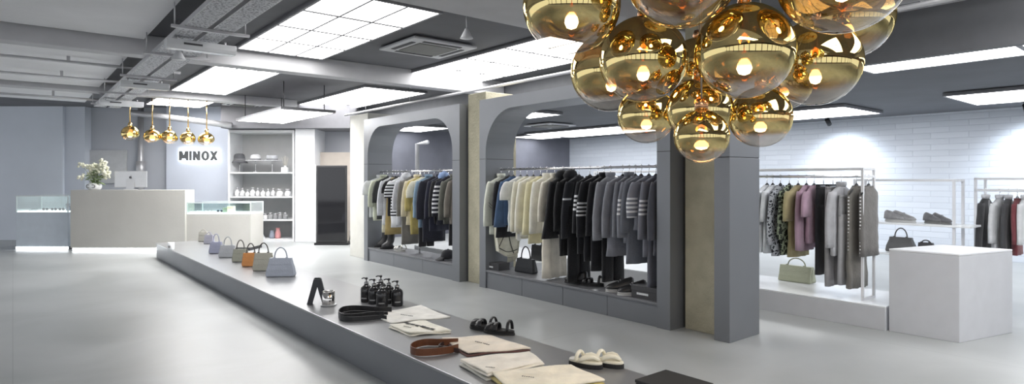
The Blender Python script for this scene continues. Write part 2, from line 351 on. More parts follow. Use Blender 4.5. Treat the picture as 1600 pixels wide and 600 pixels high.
def cone_speaker(p, label, k=.5):
    o = thing('ceiling_speaker', label, 'speaker', p, A, 'small horn speakers under the ceiling')
    MB().lathe([(r*k, z*k) for r, z in ((.13, 0), (.12, .015), (.05, .15), (.03, .19), (.001, .2))], 18).build('horn', ac_white, o)
    MB().lathe([(.001, .012*k), (.11*k, .006*k), (.11*k, .014*k)], 18).build('grille', mat('grille_grey', (.2, .2, .19), .6), o)
    MB().tube([(0, 0, .18*k), (0, 0, CZ - p[2])], .008, 6).build('stem', pipe_m, o)
cone_speaker(pix(279, 93, 2.85), 'white horn speaker hanging under the cable tray', .6)
cone_speaker(pix(729, 60, 3.0), 'white horn speaker on the dark ceiling beside the air conditioner', .55)
# rails / pipes above the arches
def pipe(name, pts, r, label, rods=()):
    m = MB().tube(pts, r, 8)
    for p in rods: m.tube([p, (p[0], p[1], CZ)], .006, 6)
    return tag(m.build(name, pipe_m, None, 0, None, A), label, 'pipe')
pipe('sprinkler_pipe', [(5.62, -1, 2.9), (5.62, 12.6, 2.9)], .022, 'thin sprinkler pipe running above both arches', [(5.62, u, 2.9) for u in (3.4, 5.2, 7.9, 9.8, 11.6)])
o = thing('ceiling_ladder', 'grey lattice cable ladder on the dark ceiling right of the chandelier', 'cable ladder', room(6.2, -1, 3.08))
l = MB().box((0, 0, 0), (.02, 4.6, .04)).box((.28, 0, 0), (.3, 4.6, .04)); l.build('side_rail', pipe_m, o)
r_ = MB()
for k in range(18): r_.box((.02, .1 + k*.25, .005), (.28, .13 + k*.25, .025))
r_.build('rungs', pipe_m, o)
for y in (.5, 2.2, 4.0): MB().tube([(.01, y, .04), (.01, y, .22)], .007, 6).tube([(.29, y, .04), (.29, y, .22)], .007, 6).build('hanger_rod', pipe_m, o)
pipe('back_wall_duct', [tuple(uv_of(pixY(205, 176, 14.2))) + (pixY(205, 176, 14.2).z,), tuple(uv_of(pixY(362, 196, 14.15))) + (pixY(362, 196, 14.15).z,)], .07, 'pale duct running along the top of the back wall')
pipe('corner_pipe', [tuple(uv_of(pixY(652, 270, 15.6))) + (.0,), tuple(uv_of(pixY(652, 270, 15.6))) + (2.4,), tuple(uv_of(pixY(668, 222, 15.3))) + (2.43,)], .06, 'grey pipe standing at the slate wall behind the far arch')

# ------------------------------------------------------------------ display platform
PZ, PV0, PV1, PU0, PU1 = .28, 2.11, 3.05, .4, 13.3
o = thing('display_platform', 'long low grey steel display platform down the hall', 'platform', room(PV0, PU0, 0))
W, L = PV1 - PV0, PU1 - PU0
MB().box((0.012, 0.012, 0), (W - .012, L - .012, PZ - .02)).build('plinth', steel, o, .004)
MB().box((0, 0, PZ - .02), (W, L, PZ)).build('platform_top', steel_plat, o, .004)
MB().box((.02, .02, 0), (W - .02, L - .02, .004)).build('shadow_gap', dark_line, o)

# ------------------------------------------------------------------ arches
def arch(u0, u1, ou0, ou1, r, label, seams):
    d0, d1, H, zt, zb = 5.03, 5.53, 2.6, 2.44, .25
    o = thing('display_arch', label, 'arch', room(d0, u0, 0), A, 'grey steel display arches')
    poly = [(0, 0), (0, H), (u1 - u0, H), (u1 - u0, 0)]
    a0, a1 = ou0 - u0, ou1 - u0
    inner = [(a1, 0)]
    for k in range(13): t = PI/2*k/12; inner.append((a1 - r + r*math.cos(t), zt - r + r*math.sin(t)))
    for k in range(13): t = PI/2 + PI/2*k/12; inner.append((a0 + r + r*math.cos(t), zt - r + r*math.sin(t)))
    inner.append((a0, 0))
    MB().prism(poly + inner, 'x', 0, d1 - d0).build('frame', steel, o)
    n = len(seams) + 1; edges = [a0] + [s - u0 for s in seams] + [a1]
    for i in range(n): MB().box((.02, edges[i] + .003, 0), (.05, edges[i+1] - .003, zb - .03)).build('base_panel', steel, o, .002)
    MB().box((.05, a0, 0), (d1 - d0, a1, zb - .03)).build('base', steel, o)
    MB().box((.005, a0 + .001, zb - .028), (d1 - d0, a1 - .001, zb)).build('sill', mat('sill_grey', (.2, .205, .22), .4, .3), o, .004)
    for x0, x1, ya, yb in ((-.001, .02, 0, a0), (-.001, .02, a1, u1 - u0), (.02, d1 - d0, a0 - .001, a0 + .001), (.02, d1 - d0, a1 - .001, a1 + .001)):
        MB().box((x0, ya, 1.775), (x1, yb, 1.782)).build('joint', dark_line, o)
    ra = MB().tube([(.25, a0 + .02, 1.635), (.25, a1 - .02, 1.635)], .014, 10); ra.build('hanging_rail', chrome, o)
    mid = [(a0 + a1)/2]
    for y in mid: MB().tube([(.27, y, zb), (.27, y, 1.625)], .013, 8).build('rail_post', chrome, o)
    return o
arch(7.30 + .03, 10.45, 7.52, 10.30, .52, 'far grey steel arch framing a clothes rail', [8.4, 9.35])
arch(3.66, 6.84, 3.82, 6.70, .58, 'near grey steel arch framing a clothes rail', [4.5, 5.2, 5.95])

# ------------------------------------------------------------------ right display: base, box
C0 = Vector((4.096, 5.566, 0)); D0 = Vector((4.89, 5.94, 0)); A0 = Vector((3.72, 6.0, 0))
B0 = A0 + (D0 - C0)
o = thing('display_block', 'tall pale grey display block at the right end of the low base', 'display block', C0, 0)
poly = [tuple((p - C0).xy) for p in (C0, D0, B0, A0)]
pale_block = mat('pale_block_paint', (.55, .56, .59), .45, 0, .03)
MB().prism(poly, 'z', 0, .795).build('block_body', pale_block, o, .004)
MB().prism(poly, 'z', .797, .815).build('block_top', mat('pale_block_top', (.80, .81, .84), .35, 0, .03), o, .003)
o = thing('low_plinth', 'low pale display base under the right clothes rack', 'display base', room(6.66, 2.30, 0))
MB().box((0, 0, 0), (.95, 4.1, .225)).build('base_body', pale_block, o, .004)
MB().box((.0, 0, .226), (.95, 4.1, .24)).build('base_top', white_gloss, o, .003)
o = thing('low_plinth', 'low white display base behind the far arch', 'display base', room(5.95, 6.9, 0))
MB().box((0, 0, 0), (1.3, 3.3, .22)).build('base_body', pale_block, o, .004)
MB().box((0, 0, .221), (1.3, 3.3, .24)).build('base_top', white_gloss, o, .003)

# shop front behind the camera (seen in the gold globes), wall washers on the brick
fm = mat('shopfront_frame', (.05, .05, .055), .4, .3)
fr = MB().box((-17, -6.6, 2.75), (24, -6.45, CZ)).box((-17, -6.6, 0), (24, -6.45, .25))
for x in (-15, -11.5, -8, -5, -2.6, -.6, 1.6, 3.9, 6.4, 9, 12, 15.5, 19, 23): fr.box((x - .11, -6.6, .25), (x + .11, -6.45, 2.75))
struct('wall_front', fr, fm, 0, label='dark framed glazed shop front behind the viewer', cat='wall')
for u, lb in ((5.6, 'small black spotlight washing the brick wall near the patterned sweater'), (2.4, 'small black spotlight washing the brick wall over the shoe shelf'), (9.6, 'small black spotlight washing the brick wall seen through the near arch')):
    o = thing('spotlight', lb, 'spotlight', room(13.1, u, 2.8), A, 'spotlights washing the brick wall')
    MB().lathe([(.05, -.02), (.05, 0), (.001, 0)], 16).tube([(0, 0, -.02), (0, 0, -.08)], .008, 6).build('mount', black_metal, o)
    MB().tube([(-.05, 0, -.06), (.07, 0, -.16)], .045, 16).build('housing', black_metal, o)
    L_ = bpy.data.lights.new('spot', 'SPOT'); L_.energy = 110; L_.spot_size = 2.0; L_.spot_blend = 1; L_.shadow_soft_size = .08; L_.color = (.82, .91, 1)
    lo = bpy.data.objects.new('spot_lamp', L_); COL.objects.link(lo); lo.parent = o; lo.location = (.11, 0, -.19); lo.rotation_euler = Vector((.6, 0, -1)).to_track_quat('-Z', 'Y').to_euler()
# ------------------------------------------------------------------ garments
BLK = '#17171c'; NVY = '#1b1d2b'; WHT = '#dfe1e4'; CRM = '#dcd8c4'; IVO = '#e2dfd2'; GRY = '#5d6067'; LGR = '#8d9096'
def ring(hw, t, z, x0=0, y0=0, n=22, fold=0, k=5, ph=0, p=.75):
    out = []
    for i in range(n):
        a = 2*PI*i/n; c, s = math.cos(a), math.sin(a)
        x = hw*math.copysign(abs(c)**p, c); y = t*math.copysign(abs(s)**p, s) + fold*math.sin(k*x/max(hw, .01)*1.6 + ph)
        out.append((x0 + x, y0 + y, z))
    return out
def hanger(v, u, zr, label, m=None, rz=A):
    o = thing('clothes_hanger', label, 'clothes hanger', room(v, u, zr), rz)
    hk = [(.0, 0, -.075), (0, 0, -.02)] + [(.0 + .02*math.sin(t), 0, .0 + .018*math.cos(t) - .0) for t in [PI*.9, PI*.6, PI*.3, 0, -PI*.3, -PI*.6]][::-1][:6]
    hk = [(0, 0, -.085), (0, 0, -.03), (.012, 0, -.018), (.021, 0, .0), (.012, 0, .019), (-.004, 0, .023), (-.017, 0, .012)]
    MB().tube(hk, .0035, 6).build('hook', chrome, o)
    MB().loft([ring(.012, .012, -.145, x, 0, 8) if False else [(x, d*math.cos(q), z + d*1.3*math.sin(q)) for q in [2*PI*i/8 for i in range(8)]] for x, z, d in
        ((-.185, -.186, .007), (-.12, -.152, .010), (-.045, -.118, .013), (0, -.092, .016), (.045, -.118, .013), (.12, -.152, .010), (.185, -.186, .007))]).build('shoulder_bar', m or blackplastic, o)
    return o
GN = [0]
def garment(name, label, cat, v, u, zr, col, L, sl=.5, w=.205, hem=None, t=.034, bell=0, neck='round', fold=.009, m=None, sm=None, extras=None, group=None, jit=0, sw=.055, hang=True, short=None, sleeves=True, x0=0, coll=None):
    """col cloth colour; L length below the rail; sl sleeve length; neck round/collar/hood/none."""
    GN[0] += 1; rnd = random.Random(GN[0]*17)
    m = m or fabric(col); hem = hem if hem is not None else w*1.02
    o = thing(name, label, cat, room(v + x0, u, zr), A + jit + rnd.uniform(-.13, .13), group); sw *= rnd.uniform(1.05, 1.3); w *= rnd.uniform(.96, 1.06)
    ph = rnd.random()*6; b = MB(); rings = []
    pts = [(-.105, .06, t*.8, 0), (-.118, .085, t*.95, 0), (-.14, w*.68, t, 0), (-.168, w*.96, t*.95, 0), (-.21, w*1.0, t, .2)]
    for z, hw, tt, f in pts: rings.append(ring(hw, tt, z, 0, 0, 24, 0))
    n = 7
    for k in range(1, n + 1):
        s = k/n; z = -.21 - (L - .21)*s; hw = w + (hem - w)*s**1.2; rings.append(ring(hw*(1 + .012*rnd.uniform(-1, 1)), t*(1 + .15*s) , z + .004*rnd.uniform(-1, 1), .006*rnd.uniform(-1, 1), 0, 24, fold*s*1.6, 5 + rnd.random(), ph))
    b.loft(rings); b.build('body', m, o)
    if sleeves:
        for sd in (-1, 1):
            q = MB(); rr = []
            for k, s in enumerate((0, .06, .3, .6, .85, 1)):
                z = -.165 - s*sl*.985; x = sd*(w*.90 + (.065 if sl > .3 else .085)*min(1, s*2.2) + .01*s)
                ww = sw*(1.08 - .18*s) + bell*max(0, s - .55)*2.2; rr.append(ring(ww*.8 if k == 0 else ww, t*(.9 - .1*s) + bell*.3*max(0, s - .55), z, x - sd*ww*.25, .006*math.sin(ph + s*4), 14, .003*s))
            q.loft(rr); q.build('sleeve', sm or m, o)
    cm = fabric(coll) if coll else m
    if neck == 'collar':
        c = MB(); c.loft([ring(.062, t*1.0, -.112, 0, 0, 18), ring(.072, t*1.25, -.075, 0, 0, 18), ring(.066, t*1.15, -.055, 0, 0, 18), ring(.05, t*.8, -.06, 0, 0, 18), ring(.045, t*.6, -.1, 0, 0, 18)]); c.build('collar', cm, o)
        pl = MB().box((-.012, -t*1.12, -L + .02), (.012, -t*.9, -.13)); pl.build('front_placket', cm, o)
    elif neck == 'hood':
        c = MB(); c.loft([ring(.09, t*1.2, -.15, 0, .01, 18), ring(.105, t*1.9, -.09, 0, .012, 18), ring(.07, t*1.6, -.035, 0, .01, 18), ring(.02, t*.5, -.015, 0, .01, 18)]); c.build('hood', cm, o)
    elif neck == 'round':
        c = MB(); c.loft([ring(.066, t*.98, -.118, 0, 0, 18), ring(.068, t*1.0, -.1, 0, 0, 18), ring(.056, t*.8, -.098, 0, 0, 18), ring(.05, t*.6, -.112, 0, 0, 18)]); c.build('neckband', cm, o)
    if extras: extras(o, w, L, t, sl)
    if hang: hanger(v + x0, u, zr, 'black hanger holding the ' + short)
    return o
def trousers(name, label, cat, v, u, zr, col, z0, L, w=.17, hem=.085, short=None, hang=True, m=None, group=None, x0=0, t=.03):
    GN[0] += 1; rnd = random.Random(GN[0]*31); m = m or fabric(col)
    o = thing(name, label, cat, room(v + x0, u, zr), A, group)
    b = MB(); rise = .22
    b.loft([ring(w, t*.8, -z0), ring(w*1.02, t, -z0 - .04), ring(w*1.1, t*1.1, -z0 - rise)]); b.build('seat', m, o)
    for sd in (-1, 1):
        q = MB(); rr = []
        for s in (0, .3, .6, .85, 1):
            rr.append(ring(w*.54 + (hem - w*.54)*s, t*1.0, -z0 - rise + .02 - (L - z0 - rise + .02)*s, sd*w*.52, .004*math.sin(3*s + sd), 16, .004*s, 3, rnd.random()*6))
        q.loft(rr); q.build('leg', m, o)
    wb = MB().loft([ring(w*1.01, t*.9, -z0 + .002), ring(w*1.03, t*1.0, -z0 - .03)]); wb.build('waistband', m, o)
    if hang:
        h = thing('clothes_hanger', 'black clip hanger holding the ' + short, 'clothes hanger', room(v + x0, u, zr), A)
        MB().tube([(0, 0, -.09), (0, 0, -.03), (.012, 0, -.018), (.021, 0, .0), (.012, 0, .019), (-.004, 0, .023), (-.017, 0, .012)], .0035, 6).build('hook', chrome, h)
        MB().box((-.17, -.008, -.105), (.17, .008, -.085)).build('clip_bar', blackplastic, h, .003)
        for x in (-.13, .13): MB().box((x - .018, -.02, -z0 - .02), (x + .018, .02, -.09)).build('clip', blackplastic, h, .004)
    return o
def buttons(col, n=5, z1=-.2):
    def f(o, w, L, t, sl):
        for k in range(n):
            z = z1 - (L - .3)*k/n; MB().ball((0, -t*1.16, z), .008, .004, .008, 8, 6).build('button', mat('button_' + col.strip('#'), col, .4), o)
    return f
def studs(n, x=-.0, col='#e8e8ea', r=.009):
    def f(o, w, L, t, sl):
        b = MB()
        for k in range(n): b.ball((-w - .004, -.005, -.22 - (L - .26)*k/(n - 1)), r, r, r, 8, 6)
        b.build('stud_trim', mat('stud_' + col.strip('#'), col, .4), o)
    return f
def priceTag(dx=-.12):
    def f(o, w, L, t, sl): MB().box((dx - .03, -t*1.3, -L - .02), (dx + .03, -t*1.3 + .003, -L + .07)).tube([(dx, -t*1.28, -L + .07), (dx, -t*1.1, -L + .13)], .0015, 5).build('swing_tag', white_gloss, o)
    return f
ZR = 1.635
def zlen(py, px, v): return ZR - z_at(px, py, v)
VA = 5.27; VS = 5.08       # rail line, and the near edge from which the pixels are read
def LA(px, py): return zlen(py, px, VS)
# ---- far arch, left to right
def fa(px): return u_at(px, 5.10)
J = .03
garment('short_sleeve_shirt', 'white short sleeve shirt first on the far arch rail', 'shirt', VA, fa(579), ZR, WHT, LA(584, 340), .26, neck='collar', sw=.085, short='white shirt first on the far arch rail', jit=.1)
garment('shirt', 'pale sage button shirt beside the white short sleeve shirt', 'shirt', VA, fa(586), ZR, '#c3c8b4', LA(588, 345), .48, neck='collar', extras=buttons('#3a3a38'), short='pale sage button shirt')
garment('sleeveless_coat', 'narrow charcoal sleeveless coat behind the pale sage shirt', 'coat', VA, fa(592.5), ZR, '#2b2d2c', LA(592, 343), .4, neck='round', short='charcoal sleeveless coat')
garment('long_sleeve_top', 'white and grey long sleeve top fourth on the far arch rail', 'top', VA, fa(600), ZR, '#cfd2d8', LA(602, 352), .62, neck='round', fold=.01, short='fourth top in white and grey')
trousers('trousers', 'cream trousers hanging below the white and grey top', 'trousers', VA - .1, fa(600.3), ZR, CRM, .45, LA(591, 362), .1, .06, hang=False, t=.02)
garment('skirt', 'mustard tan skirt hanging under the fourth top', 'skirt', VA, fa(604.5), ZR, '#a08d5c', LA(600, 366), .1, .16, .2, sleeves=False, neck='none', short='mustard tan skirt')
garment('t_shirt', 'black short sleeve t-shirt left of the striped top', 't-shirt', VA, fa(608.5), ZR, BLK, LA(608, 338), .22, sw=.08, short='black t-shirt left of the striped top')
garment('striped_top', 'white top with bold black horizontal stripes on the far arch rail', 't-shirt', VA, fa(614), ZR, WHT, LA(618, 356), .3, m=stripes('breton', WHT, '#1a1a1e', [-.24 - .052*k for k in range(11)], .026), short='bold striped top', sw=.075)
garment('hoodie', 'pale grey hooded top next to the striped top', 'hoodie', VA, fa(621.5), ZR, '#c9cbd0', LA(626, 352), .5, neck='hood', short='pale grey hooded top')
garment('long_coat', 'long grey brown coat reaching near the far arch sill', 'coat', VA, fa(630), ZR, '#6f6d68', LA(635, 383), .6, short='long grey brown coat')
garment('shirt', 'cream khaki shirt with long sleeves mid far arch rail', 'shirt', VA, fa(638.5), ZR, '#d6cdb0', LA(638, 352), .6, neck='collar', short='cream khaki shirt')
garment('long_shirt', 'long mustard yellow shirt below the cream khaki shirt', 'shirt', VA, fa(643.5), ZR, '#b3a363', LA(645, 367), .5, short='long mustard shirt', hem=.2)
garment('t_shirt', 'cream short sleeve t-shirt left of the blue denim shirt', 't-shirt', VA, fa(649), ZR, '#dedbc8', LA(652, 340), .28, sw=.075, short='cream t-shirt left of the denim shirt')
garment('denim_shirt', 'pale blue denim shirt on the far arch rail', 'shirt', VA, fa(655.5), ZR, '#7f97ad', LA(660, 356), .6, neck='collar', short='pale blue denim shirt')
garment('long_coat', 'long dark navy coat right of the denim shirt', 'coat', VA, fa(664), ZR, NVY, LA(672, 380), .62, short='long navy coat by the denim shirt')
garment('jacket', 'dark navy jacket mid right on the far arch rail', 'jacket', VA, fa(673), ZR, '#1d2033', LA(678, 362), .6, neck='collar', short='navy jacket mid right')
garment('hoodie', 'black hoodie with pale blue hood on the far arch rail', 'hoodie', VA, fa(680), ZR, BLK, LA(684, 350), .56, neck='hood', coll='#8ea6cf', short='hoodie with pale blue hood')
garment('striped_top', 'navy top with white bars down the sleeve on the far arch rail', 'top', VA, fa(686.5), ZR, NVY, LA(690, 352), .55, sm=stripes('navy_bars', NVY, '#e6e6ea', [-.25 - .065*k for k in range(7)], .03), short='navy top with white bars')
garment('coat', 'olive grey coat near the right jamb of the far arch', 'coat', VA, fa(695), ZR, '#64655e', LA(697, 350), .6, neck='collar', short='olive grey coat')
garment('coat', 'taupe coat last on the far arch rail', 'coat', VA, fa(706), ZR, '#7b756d', LA(708, 351), .55, neck='round', short='taupe coat last on the far arch rail')
trousers('trousers', 'wide black trousers below the olive grey coat', 'trousers', VA + .03, fa(700.5), ZR, BLK, .3, LA(697, 384), .17, .1, hang=False)
trousers('trousers', 'black trousers below the long mustard shirt', 'trousers', VA, fa(652.3), ZR, '#1c1c20', .32, LA(650, 386), .14, .07, hang=False)
# ---- near arch, left to right
garment('cardigan', 'cream cardigan with dark piping first on the near arch rail', 'cardigan', VA, fa(768), ZR, '#dde0d4', LA(765, 366), .62, w=.21, neck='collar', sw=.075, short='cream cardigan with dark piping', jit=.12,
        extras=lambda o, w, L, t, sl: [MB().band([(sd*(w + .075), -.05, -.45 - .02*i), (sd*(w + .02), -.058, -.5 - .02*i), (sd*(w - .06), -.05, -.52 - .02*i)], (0, 0, 1), .006, .003).build('piping', fabric('#4a4d46'), o) for sd in (-1,) for i in (0, 2)])
def blanket(o_name, label, px, v0, v1, zt, zb_, col):
    u = fa(px); o = thing(o_name, label, 'blanket', room(v0, u, zt), A); W_, H_ = v1 - v0, zt - zb_
    b = MB()
    def fr(s, t): return (W_*s*(1 - .25*t) + .05*t, -.035 + .012*math.sin(9*s + 3*t), -H_*t - .06*math.sin(PI*s)*(t) - .05*s*t)
    def bk(s, t): p = fr(s, t); return (p[0], p[1] + .05 - .02*math.sin(7*s), p[2])
    b.grid(fr, 18, 12).grid(bk, 18, 12)
    b.band([fr(s/18, 1) for s in range(19)], (0, 1, 0), .05, .006).band([fr(0, s/12) for s in range(13)], (0, 1, 0), .05, .006).band([fr(1, s/12) for s in range(13)], (0, 1, 0), .05, .006)
    b.build('panel', fabric(col), o)
    for path in ([fr(.02, s/12) for s in range(13)], [fr(.3 + .5*s/12, .95*s/12) for s in range(13)], [fr(s/12, .88) for s in range(13)], [fr(.55 - .5*s/12, .1 + .75*s/12) for s in range(13)]):
        MB().tube([(p[0], p[1] - .008, p[2]) for p in path], .006, 6).build('piping', fabric('#4f524a'), o)
    q = MB()
    for k in range(22):
        p = fr(.5 + .5*k/22, .97); q.tube([(p[0], p[1], p[2]), (p[0] + .01, p[1] - .004, p[2] - .05), (p[0] + .004*(k % 3), p[1], p[2] - .10)], .003, 5)
    tag(q.build('fringe', fabric('#c6c4b2'), o), kind='stuff')
    return o
blanket('blanket', 'cream piped blanket with fringe draped below the cream cardigan', 775, 5.06, 5.5, .97, .52, '#dcdaca')
garment('jacket', 'black jacket behind the cream piped cardigan', 'jacket', VA, fa(780), ZR, '#14151a', LA(785, 372), .6, short='black jacket by the cream cardigan', hem=.24)
garment('denim_blouse', 'blue denim blouse with flared sleeves on the near arch rail', 'blouse', VA, fa(787), ZR, '#41597a', LA(787, 352), .62, bell=.05, short='blue denim blouse')
garment('t_shirt', 'white short sleeve t-shirt right of the blue denim blouse', 't-shirt', VA, fa(798), ZR, '#e1e3e1', LA(800, 362), .25, neck='round', sw=.085, short='white t-shirt by the denim blouse', extras=priceTag(-.15))
garment('sweater', 'cream knit sweater with long sleeves on the near arch rail', 'sweater', VA, fa(808), ZR, '#e3dfcd', LA(812, 374), .66, sw=.06, short='cream knit sweater', fold=.012, extras=priceTag(-.2))
garment('cardigan', 'ivory ribbed cardigan between the two cream knits', 'cardigan', VA, fa(818), ZR, '#e8e5d8', LA(824, 370), .66, neck='round', short='ivory ribbed cardigan', fold=.012)
garment('blouse', 'pale butter yellow blouse with flared cuffs on the near arch rail', 'blouse', VA, fa(829), ZR, '#e6dfba', LA(835, 382), .68, bell=.04, short='butter yellow blouse', hem=.24, fold=.014)
garment('shirt', 'ivory shirt with tall open collar on the near arch rail', 'shirt', VA, fa(839), ZR, '#ebe9de', LA(842, 365), .66, neck='collar', short='ivory shirt with tall collar')
garment('long_dress', 'long pleated ivory dress reaching the near arch sill', 'dress', VA, fa(851), ZR, '#e6e0d2', LA(855, 436), .5, hem=.215, fold=.018, neck='collar', short='long pleated ivory dress')
garment('blouse', 'black blouse with one wide bell cuff beside the ivory dress', 'blouse', VA, fa(864), ZR, '#121218', LA(872, 368), .70, bell=.09, neck='hood', short='black bell cuff blouse')
garment('long_coat', 'long black coat left of the jacket with a white armband', 'coat', VA, fa(877), ZR, '#101016', LA(880, 400), .6, neck='hood', short='long black coat')
band1 = stripes('one_band', '#1c1e26', '#cfd1d6', [-.37], .022)
garment('jacket', 'black jacket with a single white armband on the near arch rail', 'jacket', VA, fa(889), ZR, '#1c1e26', LA(890, 358), .68, sm=band1, short='jacket with single white armband', sw=.065)
trousers('trousers', 'long black trousers below the jacket with a white armband', 'trousers', VA - .04, fa(892.5), ZR, '#0f1016', .45, LA(885, 440), .17, .095, hang=False)
st4 = stripes('four_bars', '#12141c', '#e4e6ea', [-.33 - .05*k for k in range(4)], .026)
garment('cardigan', 'black cardigan with four white bars across chest and sleeve', 'cardigan', VA, fa(906), ZR, '#12141c', LA(910, 398), .6, m=st4, short='black cardigan with four white bars', extras=buttons('#e4e6ea', 5, -.5))
garment('cardigan', 'black cardigan with white bars lower on the body', 'cardigan', VA, fa(918), ZR, '#14161e', LA(922, 410), .64, m=stripes('four_bars_low', '#14161e', '#d9dbe0', [-.41 - .045*k for k in range(4)], .022), short='black cardigan with lower white bars')
garment('jacket', 'black jacket right of the barred cardigans', 'jacket', VA, fa(928), ZR, '#101119', LA(930, 425), .62, neck='collar', short='black jacket right of the barred cardigans')
garment('blazer', 'grey wool blazer, leftmost grey piece on the near arch rail', 'blazer', VA, fa(938), ZR, '#93959d', LA(945, 350), .66, neck='collar', sw=.075, short='grey wool blazer')
trousers('trousers', 'black trousers hanging below the grey wool blazer', 'trousers', VA, fa(942), ZR, '#0e0f15', .4, LA(945, 442), .17, .09, hang=False)
garment('long_coat', 'long mid grey coat right of the wool blazer', 'coat', VA, fa(957), ZR, '#868891', LA(962, 402), .62, neck='round', short='long mid grey coat', hem=.23)
garment('jacket', 'grey tweed jacket on a dark hanger by the long grey coat', 'jacket', VA, fa(967), ZR, '#7a7d86', LA(970, 368), .6, neck='collar', short='grey tweed jacket')
g4 = stripes('grey_bars', '#7d808a', '#e3e4e8', [-.36 - .048*k for k in range(4)], .024)
garment('cardigan', 'grey cardigan with white sleeve bars right of the tweed jacket', 'cardigan', VA, fa(977), ZR, '#7d808a', LA(980, 380), .6, sm=g4, short='grey cardigan right of the tweed jacket')
garment('dress', 'slate grey dress between the two white barred grey tops', 'dress', VA, fa(986), ZR, '#6f737d', LA(988, 413), .55, short='slate grey dress')
garment('t_shirt', 'grey short sleeve top with white bars and hem on the sleeve', 't-shirt', VA, fa(998), ZR, '#868893', LA(1000, 360), .38, sm=stripes('grey_bars_short', '#868893', '#e6e7ea', [-.34 - .045*k for k in range(4)] + [-.535], .022), sw=.08, short='grey short sleeve top with white bars')
garment('long_coat', 'grey coat with white sleeve bars second from the right jamb', 'coat', VA, fa(1009), ZR, '#737580', LA(1010, 402), .6, sm=stripes('grey_bars_b', '#737580', '#dcdde2', [-.36 - .045*k for k in range(4)], .022), short='grey coat with white sleeve bars')
garment('coat', 'dark grey coat last at the right jamb of the near arch', 'coat', VA, fa(1022), ZR, '#4e505a', LA(1024, 400), .6, neck='collar', short='dark grey coat at the right jamb')
trousers('trousers', 'grey pinstripe trousers below the right end of the near rail', 'trousers', VA - .02, fa(1014), ZR, '#60626c', .45, LA(1010, 455), .15, .085, hang=False)

# ---- right rack over the white base
VR, ZR2 = 6.95, 1.53
def fr_(px): return u_at(px, 6.78)
def LR(px, py): return ZR2 - z_at(px, py, 6.78)
o = thing('clothes_rack', 'slim grey clothes rack standing on the white display base', 'clothes rack', room(VR, 2.55, .24))
Hh = 1.62 - .24; RL = 3.75
for y in (0, RL):
    MB().box((-.16, y, 0), (-.135, y + .025, Hh)).build('post', white_paint, o, .002); MB().box((.135, y, 0), (.16, y + .025, Hh)).build('post', white_paint, o, .002)
    MB().box((-.135, y, Hh - .025), (.135, y + .025, Hh)).build('cross_bar', white_paint, o, .002)
    MB().box((-.135, y, .0), (.135, y + .025, .025)).build('foot_bar', white_paint, o, .002)
for x in (-.16, .135): MB().box((x, .025, Hh - .025), (x + .025, RL, Hh)).build('top_rail', white_paint, o, .002)
MB().tube([(0, .015, ZR2 - .24), (0, RL + .015, ZR2 - .24)], .014, 10).build('hanging_rail', chrome, o)
for y in (.015, RL + .015): MB().box((-.135, y - .012, ZR2 - .255), (.135, y + .012, ZR2 - .23)).build('rail_bracket', white_paint, o)
garment('t_shirt', 'white t-shirt half hidden behind the steel pillar', 't-shirt', VR, fr_(1187), ZR2, '#e3e6ea', LR(1195, 395), .4, sw=.08, short='white t-shirt behind the pillar')
garment('shirt', 'white shirt left of the monogram patterned sweater', 'shirt', VR, fr_(1196), ZR2, '#dfe3e8', LR(1200, 396), .36, sw=.08, short='white shirt by the patterned sweater')
garment('sweater', 'grey and black patterned sweater with ribbed hem on right rack', 'sweater', VR, fr_(1208), ZR2, '#a9adb5', LR(1212, 400), .62, m=patterned('knit_pattern', '#b4b8c0', '#2a2c36', 24, .70), sw=.085, short='grey and black patterned sweater', fold=.01)
garment('shirt', 'narrow green and black patterned shirt beside the grey sweater', 'shirt', VR, fr_(1222), ZR2, '#5f6b58', LR(1225, 398), .55, m=patterned('leaf_pattern', '#8f9a84', '#20261f', 18, .62), short='green and black patterned shirt')
garment('t_shirt', 'khaki oversized t-shirt on the right rack', 't-shirt', VR, fr_(1236), ZR2, '#a79d77', LR(1240, 402), .34, sw=.1, short='khaki oversized t-shirt')
garment('long_sleeve_top', 'mauve long sleeve top right of the khaki t-shirt', 'top', VR, fr_(1249), ZR2, '#a68a9c', LR(1250, 392), .66, short='mauve long sleeve top')
garment('t_shirt', 'mauve short sleeve t-shirt with wide sleeves on the right rack', 't-shirt', VR, fr_(1261), ZR2, '#ab8fa1', LR(1264, 380), .28, sw=.1, short='mauve wide sleeve t-shirt')
trousers('trousers', 'black trousers right of the mauve t-shirts', 'trousers', VR, fr_(1276), ZR2, '#202127', .11, LR(1278, 430), .17, .085, short='black trousers right of the mauve t-shirts')
trousers('trousers', 'grey trousers with a white studded seam on the right rack', 'trousers', VR, fr_(1291), ZR2, '#8f8e90', .11, LR(1292, 448), .17, .085, short='grey trousers with white studded seam')
garment('blouse', 'pale grey blouse right of the studded grey trousers', 'blouse', VR, fr_(1304), ZR2, '#b9babf', LR(1308, 400), .6, neck='collar', short='pale grey blouse')
trousers('trousers', 'pale grey long trousers below the pale grey blouse', 'trousers', VR, fr_(1312), ZR2, '#a3a3a6', .2, LR(1314, 446), .17, .09, hang=False)
garment('dress', 'long taupe grey dress with white dotted edge on the right rack', 'dress', VR, fr_(1328), ZR2, '#77746f', LR(1332, 452), .3, .17, .2, sleeves=False, neck='round', extras=studs(26), short='long dress with white dotted edge')
garment('waistcoat', 'dark grey waistcoat with white dotted edge at the rack end', 'waistcoat', VR, fr_(1347), ZR2, '#6b6967', LR(1350, 402), .3, .17, .19, sleeves=False, neck='round', extras=studs(17), short='waistcoat with white dotted edge')
